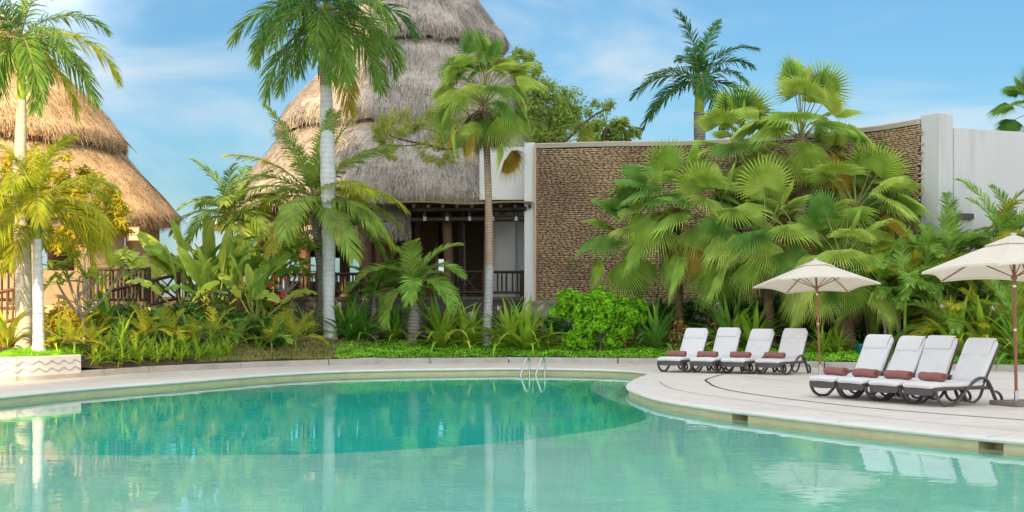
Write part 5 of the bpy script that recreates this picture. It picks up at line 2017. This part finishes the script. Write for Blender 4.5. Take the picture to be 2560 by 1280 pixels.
# crotons
crot = [oval(.20, .085, b, M['croton'], k, .25) for k, b in enumerate((40, 60))]
for k, (px, py, lab) in enumerate(((1695, 876, 'yellow and red croton left of the far loungers'), (1808, 872, 'yellow and red croton between the first two far loungers'), (1560, 876, 'small pinkish croton under the round shrub'))):
    bz = on_ground(px, py)
    t = thing('croton', lab, 'shrub', bz, group='crotons')
    r = random.Random(900 + k)
    hh = .75 if k < 2 else .3
    mb = MB()
    for q in range(5):
        mb.tube([Vector((0, 0, -.05)), Vector((r.uniform(-.15, .15), r.uniform(-.1, .1), hh))], [.02, .008], 5)
    mb.build('stem', M['bark'], t)
    for q in range(70 if k < 2 else 30):
        a = r.uniform(0, 360)
        zz = r.uniform(.12, hh + .08)
        rr = r.uniform(.02, .20)
        place('leaf', r.choice(crot), t, Vector((math.cos(R_(a)) * rr, math.sin(R_(a)) * rr, zz)), a, r.uniform(-30, 50), r.uniform(-30, 30), r.uniform(.7, 1.1))

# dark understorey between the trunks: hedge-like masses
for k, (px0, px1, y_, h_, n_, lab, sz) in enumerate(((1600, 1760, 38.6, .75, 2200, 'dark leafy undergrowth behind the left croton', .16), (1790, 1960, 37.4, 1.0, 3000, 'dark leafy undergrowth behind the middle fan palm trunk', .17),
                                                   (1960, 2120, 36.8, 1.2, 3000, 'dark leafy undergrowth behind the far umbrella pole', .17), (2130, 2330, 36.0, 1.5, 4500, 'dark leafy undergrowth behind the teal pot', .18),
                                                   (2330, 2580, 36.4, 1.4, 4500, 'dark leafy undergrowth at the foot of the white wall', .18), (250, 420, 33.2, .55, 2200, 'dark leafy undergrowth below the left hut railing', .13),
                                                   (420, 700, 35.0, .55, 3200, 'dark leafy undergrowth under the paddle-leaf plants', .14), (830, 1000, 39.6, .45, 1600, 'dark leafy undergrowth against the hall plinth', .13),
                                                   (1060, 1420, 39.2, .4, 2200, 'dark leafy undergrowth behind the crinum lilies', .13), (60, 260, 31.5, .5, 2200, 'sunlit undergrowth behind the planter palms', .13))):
    bl_ = []
    m_ = max(3, int((px1 - px0) / 40))
    for q in range(m_):
        px = px0 + (px1 - px0) * (q + .5) / m_
        x = ex(px, y_)
        hq = h_ * (1 + .3 * math.sin(q * 2.4 + k))
        bl_.append((x, y_ + .15 * math.sin(q * 3.1), ground_z(x, y_) + hq * .5, (px1 - px0) / m_ * y_ / FPX * .9, .45, hq * .62))
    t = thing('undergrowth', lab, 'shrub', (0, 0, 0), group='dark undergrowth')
    leaf_cloud('foliage', bl_, n_, sz, M['mango'] if k == 9 else M['under'], t, 950 + k, aspect=.42, clumps=16, spread=.5)  # the sunlit stretch gets a yellow leaf, sunlight put into its colour

# ground cover and dry lawn
def cover(name, label, n, size, mat, test, seed, hmax=.12, aspect=.7, blade=False):
    g = random.Random(seed)
    V, F = [], []
    while len(F) < n:
        px = g.uniform(*test[0])
        x0_ = ex(px, 35)
        d = g.random() ** 1.3 * test[1]
        y = kerb_y(x0_) + .16 + d
        x = x0_
        if len(test) > 2 and not test[2](x, y, d): continue
        z = ground_z(x, y)
        if name == 'ground_cover':
            hz = hmax * (.55 + .9 * max(0, noise.noise(Vector((x * 1.3, y * 1.3, 5))) + .3)) * min(1, d / .12 + .35)
            c_ = Vector((x, y, z + hz * g.random() ** .6))
        else:
            c_ = Vector((x, y, z))
        a = g.uniform(0, 6.28)
        L = size * g.uniform(.6, 1.3)
        if blade:
            d_ = Vector((math.cos(a) * .5, math.sin(a) * .5, g.uniform(.3, 1.0))).normalized() * L
            s_ = Vector((-math.sin(a), math.cos(a), 0)) * .006
            k = len(V)
            V += [c_ - s_, c_ + s_, c_ + d_ * .6 + s_ * .7, c_ + d_]
        else:
            nrm = Vector((g.gauss(0, .55), g.gauss(-.25, .55), 1)).normalized()
            t_ = Vector((math.cos(a), math.sin(a), 0))
            t_ = (t_ - nrm * t_.dot(nrm)).normalized()
            b_ = nrm.cross(t_)
            k = len(V)
            V += [c_ - t_ * L * .5, c_ - b_ * L * aspect * .5, c_ + t_ * L * .5, c_ + b_ * L * aspect * .5]
        F.append((k, k + 1, k + 2, k + 3))
    o = link(name, np_mesh(name, [tuple(v) for v in V], F, mat))
    return tag(o, label, kind='stuff')


cover('ground_cover', 'bright green creeping ground cover behind the kerb', 34000, .055, M['cover'], ((835, 2700), 1.5, lambda x, y, d: d < 1.45 + .3 * noise.noise(Vector((x, 0, 0)))), 1)
cover('dry_grass', 'dry yellowish grass on the slope between the beds', 9000, .09, M['drygrass'], ((560, 900), 2.2), 2, blade=True)
o = cover('grass_tuft', 'short green grass on top of the planter', 3500, .10, M['cover'], ((285, 395), 1.5, lambda x, y, d: x < -9.4), 3, blade=True)

# ------------------------------------------------------------------ sun loungers
def ribbon(pts, wid, th, y, mb, mi=0, sub=6):
    """flat resin band following a path in the side plane; wid is across (Y), th the thickness"""
    P = catmull([(a, 0, b) for a, b in pts], sub)
    fr = []
    for i, p_ in enumerate(P):
        t = (P[min(i + 1, len(P) - 1)] - P[max(i - 1, 0)]).normalized()
        fr.append((p_ + Vector((0, y, 0)), Vector((0, 1, 0)), Vector((-t.z, 0, t.x)), 1, 1))
    a, b = wid / 2, th / 2
    c_ = .3
    mb.sweep([(-a, -b * c_), (-a * .75, -b), (a * .75, -b), (a, -b * c_), (a, b * c_), (a * .75, b), (-a * .75, b), (-a, b * c_)], fr, mi)


def slab(path, halfw, th, mb, taper=.06, crown=.012, mi=0, nose=True, endscale=.35):
    """upholstered slab along a path (x,z), rounded edges, slightly domed top"""
    P = catmull([(a, 0, b) for a, b in path], 6)
    L = [0]
    for i in range(1, len(P)): L.append(L[-1] + (P[i] - P[i - 1]).length)
    sec = []
    for k in range(20):
        a = 2 * math.pi * k / 20
        c_, s_ = math.cos(a), math.sin(a)
        sec.append((math.copysign(abs(c_) ** .28, c_), math.copysign(abs(s_) ** .5, s_) + (crown / th if s_ > 0 else 0) * (1 - c_ * c_)))
    fr = []
    for i, p_ in enumerate(P):
        t = (P[min(i + 1, len(P) - 1)] - P[max(i - 1, 0)]).normalized()
        e_ = min(L[i], L[-1] - L[i])
        q = min(1, e_ / taper)
        sw_ = 1 - .10 * (1 - math.sqrt(max(0, 1 - (1 - q) ** 2)))
        st_ = endscale + (1 - endscale) * math.sqrt(max(0, 1 - (1 - q) ** 2))
        fr.append((p_, Vector((0, 1, 0)), Vector((-t.z, 0, t.x)), halfw * sw_, th / 2 * st_))
    mb.sweep(sec, fr, mi)


HW = .31
LM = {}


def lounger_meshes(deg=64):
    U = {}
    mb = MB()
    # side rail plus slatted deck
    for s_ in (-1, 1):
        ribbon([(.0, .235), (.15, .262), (.6, .268), (1.05, .262), (1.2, .255)], .035, .055, s_ * (HW - .02), mb)
    U['seat_rail'] = mb.mesh('seat_rail', M['resin'], True, 40)
    mb = MB()
    for k in range(9):
        mb.box((.1 + k * .115, 0, .262), (.085, 2 * HW - .06, .018))
    U['seat_slat'] = mb.mesh('seat_slats', M['resin'])
    mb = MB()
    fr = []
    for k in range(11):
        u = -1 + 2 * k / 10
        fr.append((Vector((.015 - .035 * (1 - u * u), u * (HW - .02), .225 - .015 * (1 - u * u))), Vector((1, 0, 0)), Vector((0, 0, 1)), 1, 1))
    mb.sweep([(-.018, -.05), (.018, -.045), (.018, .045), (-.018, .05)], fr)
    U['front_bow'] = mb.mesh('front_bow', M['resin'], True, 40)
    for nm, s_ in (('leg_a', -1), ('leg_b', 1)):
        mb = MB()
        ribbon([(.04, .24), (.05, .17), (.12, .07), (.23, .022), (.33, .018), (.41, .035), (.53, .13), (.66, .255), (.79, .355), (.90, .408), (1.0, .41), (1.09, .36), (1.16, .26), (1.22, .14), (1.28, .03)],
               .055, .036, s_ * (HW + .005), mb, sub=5)
        mb.box((.28, s_ * (HW + .005), .007), (.14, .05, .014))
        U[nm] = mb.mesh('side_leg', M['resin'], True, 40)
        mb = MB()
        ribbon([(1.17, .20), (1.26, .20), (1.34, .16), (1.385, .09), (1.37, .03), (1.32, .013), (1.275, .02)], .045, .03, s_ * (HW + .005), mb)
        U[nm + 'w'] = mb.mesh('rear_loop', M['resin'], True, 40)
        mb = MB()
        ribbon([(.72, .24), (.76, .12), (.85, .05), (.96, .05), (1.06, .12), (1.12, .24)], .04, .032, s_ * (HW - .12), mb)
        U[nm + 'i'] = mb.mesh('inner_loop', M['resin'], True, 40)
    H = Vector((1.0, 0, .285))
    ang = R_(deg)
    ca, sa = math.cos(ang), math.sin(ang)
    bp = lambda d, n_: (H.x + ca * d - sa * n_, H.z + sa * d + ca * n_)
    mb = MB()
    for s_ in (-1, 1):
        ribbon([bp(.0, -.01), bp(.25, -.014), bp(.5, -.012), bp(.72, -.008)], .035, .045, s_ * (HW - .03), mb)
    for k in range(6): mb.tube([(bp(.06 + k * .125, -.012)[0], -HW + .03, bp(.06 + k * .125, -.012)[1]), (bp(.06 + k * .125, -.012)[0], HW - .03, bp(.06 + k * .125, -.012)[1])], .018, 6)
    # rear support strut
    for s_ in (-1, 1): mb.tube([(bp(.36, -.03)[0], s_ * .2, bp(.36, -.03)[1]), (1.2, s_ * .2, .25)], .014, 6)
    mb.tube([(1.2, -HW, .25), (1.2, HW, .25)], .02, 8)
    U['back_frame'] = mb.mesh('back_frame', M['resin'], True, 40)
    mb = MB()
    slab([(-.03, .278), (.02, .308), (.2, .318), (.5, .315), (.8, .318), (1.03, .325)], HW + .005, .075, mb, .07)
    U['seat_cushion'] = mb.mesh('seat_cushion', M['cushion'], True, 60)
    mb = MB()
    slab([bp(.02, .055), bp(.2, .052), bp(.45, .052), bp(.76, .05)], HW, .085, mb, .06)
    U['back_cushion'] = mb.mesh('back_cushion', M['cushion'], True, 60)
    for v, d0 in enumerate((.52, .50, .54, .47)):
        mb = MB()
        slab([bp(d0, .102), bp(.62, .108), bp(.70, .106), bp(.765, .085), bp(.785, .045)], HW - .035, .026, mb, .03, .004)
        U['head_%d' % v] = mb.mesh('headrest', M['cushion'], True, 60)
    return U


LMS = [lounger_meshes(d_) for d_ in (64, 62, 65.5, 60.5)]
NMS = {'seat_rail': 'seat_rail', 'seat_slat': 'seat_slats', 'front_bow': 'front_bow', 'leg_a': 'side_leg', 'leg_b': 'side_leg', 'leg_aw': 'rear_loop', 'leg_bw': 'rear_loop',
       'leg_ai': 'inner_loop', 'leg_bi': 'inner_loop', 'back_frame': 'back_frame', 'seat_cushion': 'seat_cushion', 'back_cushion': 'back_cushion'}


def roll_mesh(seed):
    """rolled towel along Y: a spiral of thick cloth"""
    r = random.Random(seed)
    mb = MB()
    n = 56
    L = .225
    out, inn = [], []
    for k in range(n + 1):
        t = k / n
        a = t * 2 * math.pi * 3.1
        rad = .018 + .058 * t
        out.append((math.cos(a) * rad, math.sin(a) * rad * .9))
        inn.append((math.cos(a) * (rad - .014), math.sin(a) * (rad - .014) * .9))
    ys = [-L, -L + .01, -L * .4, 0, L * .4, L - .01, L]
    vs = []
    for y in ys:
        e_ = .94 if abs(y) > L - .012 and abs(y) > L - .001 else 1
        wob = [r.uniform(-.0015, .0015) for _ in range(n + 1)]
        for k in range(n + 1): vs.append((out[k][0] * e_ + wob[k], y + .006 * math.sin(k * .23 + seed), out[k][1] * e_ + wob[k] + .004 * math.sin(y * 17 + seed)))
        for k in range(n + 1): vs.append((inn[k][0] * e_, y + .006 * math.sin(k * .23 + seed), inn[k][1] * e_ + .004 * math.sin(y * 17 + seed)))
    m_ = 2 * (n + 1)
    fs = []
    for i in range(len(ys) - 1):
        for k in range(n):
            fs.append((i * m_ + k, i * m_ + k + 1, (i + 1) * m_ + k + 1, (i + 1) * m_ + k))
            q = n + 1 + k
            fs.append((i * m_ + q + 1, i * m_ + q, (i + 1) * m_ + q, (i + 1) * m_ + q + 1))
        fs.append((i * m_ + n, i * m_ + 2 * n + 1, (i + 1) * m_ + 2 * n + 1, (i + 1) * m_ + n))
    for i in (0, len(ys) - 1):
        for k in range(n): fs.append((i * m_ + k, i * m_ + n + 1 + k, i * m_ + n + 2 + k, i * m_ + k + 1))
    mb.add(vs, fs)
    return mb.mesh('rolled_towel', M['towel'], True, 50)


rolls = [roll_mesh(k) for k in range(4)]


def lounger(label, x, y, rz, v, group, towel_label):
    jr = random.Random(int(x * 37 + y * 91))
    rz += R_(jr.uniform(-2.2, 2.2))
    t = thing('sun_lounger', label, 'sun lounger', (x + jr.uniform(-.03, .03), y + jr.uniform(-.02, .02), DECK), rz, group)
    LM = LMS[v]
    for k, nm in NMS.items(): link(nm, LM[k] if 'back' in k else LMS[0][k], t)
    link('headrest', LM['head_%d' % v], t)
    u = Vector((math.cos(rz), math.sin(rz), 0))
    w_ = Vector((-u.y, u.x, 0))
    r = random.Random(int(x * 100))
    q = Vector((x, y, 0)) + u * (.31 + r.uniform(-.02, .02)) + w_ * r.uniform(-.02, .02)
    o = link('rolled_towel', rolls[v], None, (q.x, q.y, DECK + .436), (0, 0, rz + R_(r.uniform(-5, 5))), (1.15, 1.06, 1.15))
    tag(o, towel_label, 'towel', 'rolled towels on the loungers')


for k in range(4):
    fx, fy = 5.17 + .337 * k, 22.05 - .623 * k          # far front foot
    rz = R_(27)
    u = Vector((math.cos(rz), math.sin(rz), 0))
    w_ = Vector((-u.y, u.x, 0))
    o = Vector((fx, fy, 0)) - u * .28 - w_ * HW
    lounger('%s of the four white loungers in the near row, counted from the left' % ORD[k].capitalize(), o.x, o.y, rz, k, 'loungers in the near row',
            'Dusty rose rolled towel on the %s near-row lounger from the left' % ORD[k])
for k, (fx, fy) in enumerate(((3.60, 31.0), (4.26, 30.62), (4.95, 30.22), (5.66, 29.85))):
    rz = R_(50)
    u = Vector((math.cos(rz), math.sin(rz), 0))
    w_ = Vector((-u.y, u.x, 0))
    o = Vector((fx, fy, 0)) - u * .28 - w_ * HW
    lounger('%s of the four white loungers in the far row, counted from the left' % ORD[k].capitalize(), o.x, o.y, rz, (k + 1) % 4, 'loungers in the far row',
            'Dusty rose rolled towel on the %s far-row lounger from the left' % ORD[k])

# ------------------------------------------------------------------ umbrellas
def umbrella(label, x, y, rot0, lean, base, R=1.39, tip=0.1):
    t = thing('patio_umbrella', label, 'umbrella', (x, y, DECK), 0, 'hexagonal patio umbrellas')
    ZE, ZT = 1.97, 2.50
    top = Vector((lean, 0, ZT + .06))
    dirv = top.normalized()
    ax = lambda z: dirv * (z / dirv.z)
    mb = MB()
    mb.tube([ax(.0), ax(.22)], .032, 12)
    mb.build('pole_sleeve', M['steel'], t, smooth=True, auto=50)
    mb = MB()
    mb.tube([ax(.2), ax(1.0), ax(ZT)], .024, 12)
    po = mb.build('pole', M['teak'], t, smooth=True, auto=50)
    for z_ in (1.12, 1.78):
        mb = MB()
        mb.tube([ax(z_), ax(z_ + .035)], .027, 12)
        mb.build('ferrule', M['steel'], po, smooth=True, auto=50)
    # canopy: six gores, each sagging between the ribs, vented crown above
    mb = MB()
    nR, nA = 8, 8
    apex = ax(ZT)
    def cp(a, u, ru=1.0):
        # u 0..1 from apex to rim; a in degrees
        seg = (a - rot0) % 60
        f = abs(seg - 30) / 30              # 1 at rib, 0 mid-gore
        ca_ = math.cos(R_(30)) / math.cos(R_(seg - 30))
        rr = R * u * (ca_ * (1 - .035 * (1 - f * f)))
        z = ZT - (ZT - ZE) * (u ** 1.06) - .018 * math.sin(math.pi * u) * (1 - f * f) + .012 * (1 - f * f) * u
        return Vector((apex.x * (1 - .12 * u) + math.cos(R_(a)) * rr, math.sin(R_(a)) * rr, z + .04 - tip * math.sin(R_(a)) * rr + .03 * (1 - f * f) * u))
    N6 = 6 * nA
    vs = [cp(rot0 + 60 * k / nA, .10 + .90 * j / nR) for k in range(N6) for j in range(nR + 1)]
    fs = [(k * (nR + 1) + j, ((k + 1) % N6) * (nR + 1) + j, ((k + 1) % N6) * (nR + 1) + j + 1, k * (nR + 1) + j + 1) for k in range(N6) for j in range(nR)]
    mb.add(vs, fs)
    # hem
    hv = []
    for k in range(N6):
        e_ = cp(rot0 + 60 * k / nA, 1.0)
        hv += [e_, e_ + Vector((0, 0, -.035))]
    mb.add(hv, [(2 * k, 2 * ((k + 1) % N6), 2 * ((k + 1) % N6) + 1, 2 * k + 1) for k in range(N6)])
    c_ = mb.build('canopy', M['canvas'], t, smooth=True, auto=20)
    mb = MB()
    vs = [cp(rot0 + 60 * k / nA, .02 + .30 * j / 4) + Vector((0, 0, .035 - .012 * j / 4)) for k in range(N6) for j in range(5)]
    mb.add(vs, [(k * 5 + j, ((k + 1) % N6) * 5 + j, ((k + 1) % N6) * 5 + j + 1, k * 5 + j + 1) for k in range(N6) for j in range(4)])
    mb.build('vent_cap', M['canvas'], c_, smooth=True, auto=20)
    mb = MB()
    mb.tube([apex + Vector((0, 0, -.02)), apex + Vector((0, 0, .05)), apex + Vector((0, 0, .055)), apex + Vector((0, 0, .09)), apex + Vector((0, 0, .10))], [.055, .042, .03, .045, .045], 10)
    mb.build('finial', M['canvas'], t, smooth=True, auto=40)
    hub = ax(1.93)
    mb = MB()
    mb.tube([hub + Vector((0, 0, -.03)), hub + Vector((0, 0, .03))], .045, 10)
    mb.build('hub', M['teak'], t, smooth=True, auto=50)
    for k in range(6):
        a = rot0 + 60 * k
        rib = [cp(a, u) + Vector((0, 0, -.022)) for u in (.05, .35, .7, .99)]
        mb = MB()
        mb.tube(rib, .011, 5)
        rb = mb.build('rib', M['teak'], t)
        mb = MB()
        mb.tube([hub, cp(a, .52) + Vector((0, 0, -.03))], .009, 5)
        mb.build('strut', M['teak'], rb)
    mb = MB()
    if base == 'slab':
        mb.box((.05, 0, .035), (.62, .62, .07), rz=R_(20))
        o = mb.build('base_slab', M['slab'], t)
        bv = o.modifiers.new('bevel', 'BEVEL')
        bv.width = .012
        bv.segments = 2
    else:
        mb.tube([(0, 0, 0), (0, 0, .012)], .06, 14)
        mb.build('base_plate', M['steel'], t, smooth=True, auto=50)
    return t


umbrella('cream hexagonal umbrella on a leaning teak pole beside the far loungers', 6.89, 29.5, 46, -.11, 'plate', tip=.115)
umbrella('cream hexagonal umbrella with square base at the right edge', ex(2541, 19.9), 19.9, 0, -.045, 'slab', tip=.075)

# ------------------------------------------------------------------ pool ladder, pots
ld = thing('pool_ladder', 'pair of polished steel grab rails standing in the far side of the pool', 'ladder', (ex(1332, 32.3), 32.3, 0))
for px in (1324, 1362):
    x = ex(px, 32.3) - ex(1332, 32.3)
    mb = MB()
    P = catmull([Vector((x, .1, -.5)), Vector((x, .1, .2)), Vector((x - .01, .08, .36)), Vector((x - .07, .0, .40)), Vector((x - .13, -.06, .30)), Vector((x - .22, -.16, .02)), Vector((x - .33, -.3, -.4))], 6)
    mb.tube(P, .024, 10)
    mb.build('grab_rail', M['steel'], ld, smooth=True)
mb = MB()
for z_ in (-.15, -.4): mb.box(((ex(1324, 32.3) + ex(1362, 32.3)) / 2 - ex(1332, 32.3) - .0, .1, z_), (.36, .08, .03))
mb.build('tread', M['steel'], ld)

def pot(label, px, py, w_, h_, seed):
    bz = on_ground(px, py)
    t = thing('trough_pot', label, 'plant pot', bz)
    mb = MB()
    secs = [(-.5, -.3), (.5, -.3), (.5, .3), (-.5, .3)]
    sec = []
    for a in range(24):
        q = 2 * math.pi * a / 24
        c_, s_ = math.cos(q), math.sin(q)
        sec.append((math.copysign(abs(c_) ** .4, c_) * .5, math.copysign(abs(s_) ** .4, s_) * .3))
    fr = []
    for (z_, k) in ((-.03, .84), (h_ * .5, .92), (h_ * .9, 1.0), (h_ * .9, 1.06), (h_, 1.06), (h_, .98), (h_ * .85, .96)):
        fr.append((Vector((0, 0, z_)), Vector((w_, 0, 0)), Vector((0, w_, 0)), k, k))
    mb.sweep(sec, fr)
    mb.build('pot_body', M['teal_pot'], t, smooth=True, auto=40)
    r = random.Random(seed)
    for k in range(26):
        o = place('leaf', r.choice(agav[k % 4]), t, Vector((r.uniform(-.3, .3) * w_, r.uniform(-.1, .1), h_ * .85)), k * 137.5, r.uniform(-10, 10), 0, .45 * r.uniform(.7, 1.2))
        setmat(o, M['fan_dead'] if r.random() < .55 else M['crinum'])
    return t


pot('large teal trough pot behind the near loungers', 2185, 893, .85, .33, 1)
pot('small teal dish pot at the kerb before the large trough', 2203, 897, .5, .14, 2)
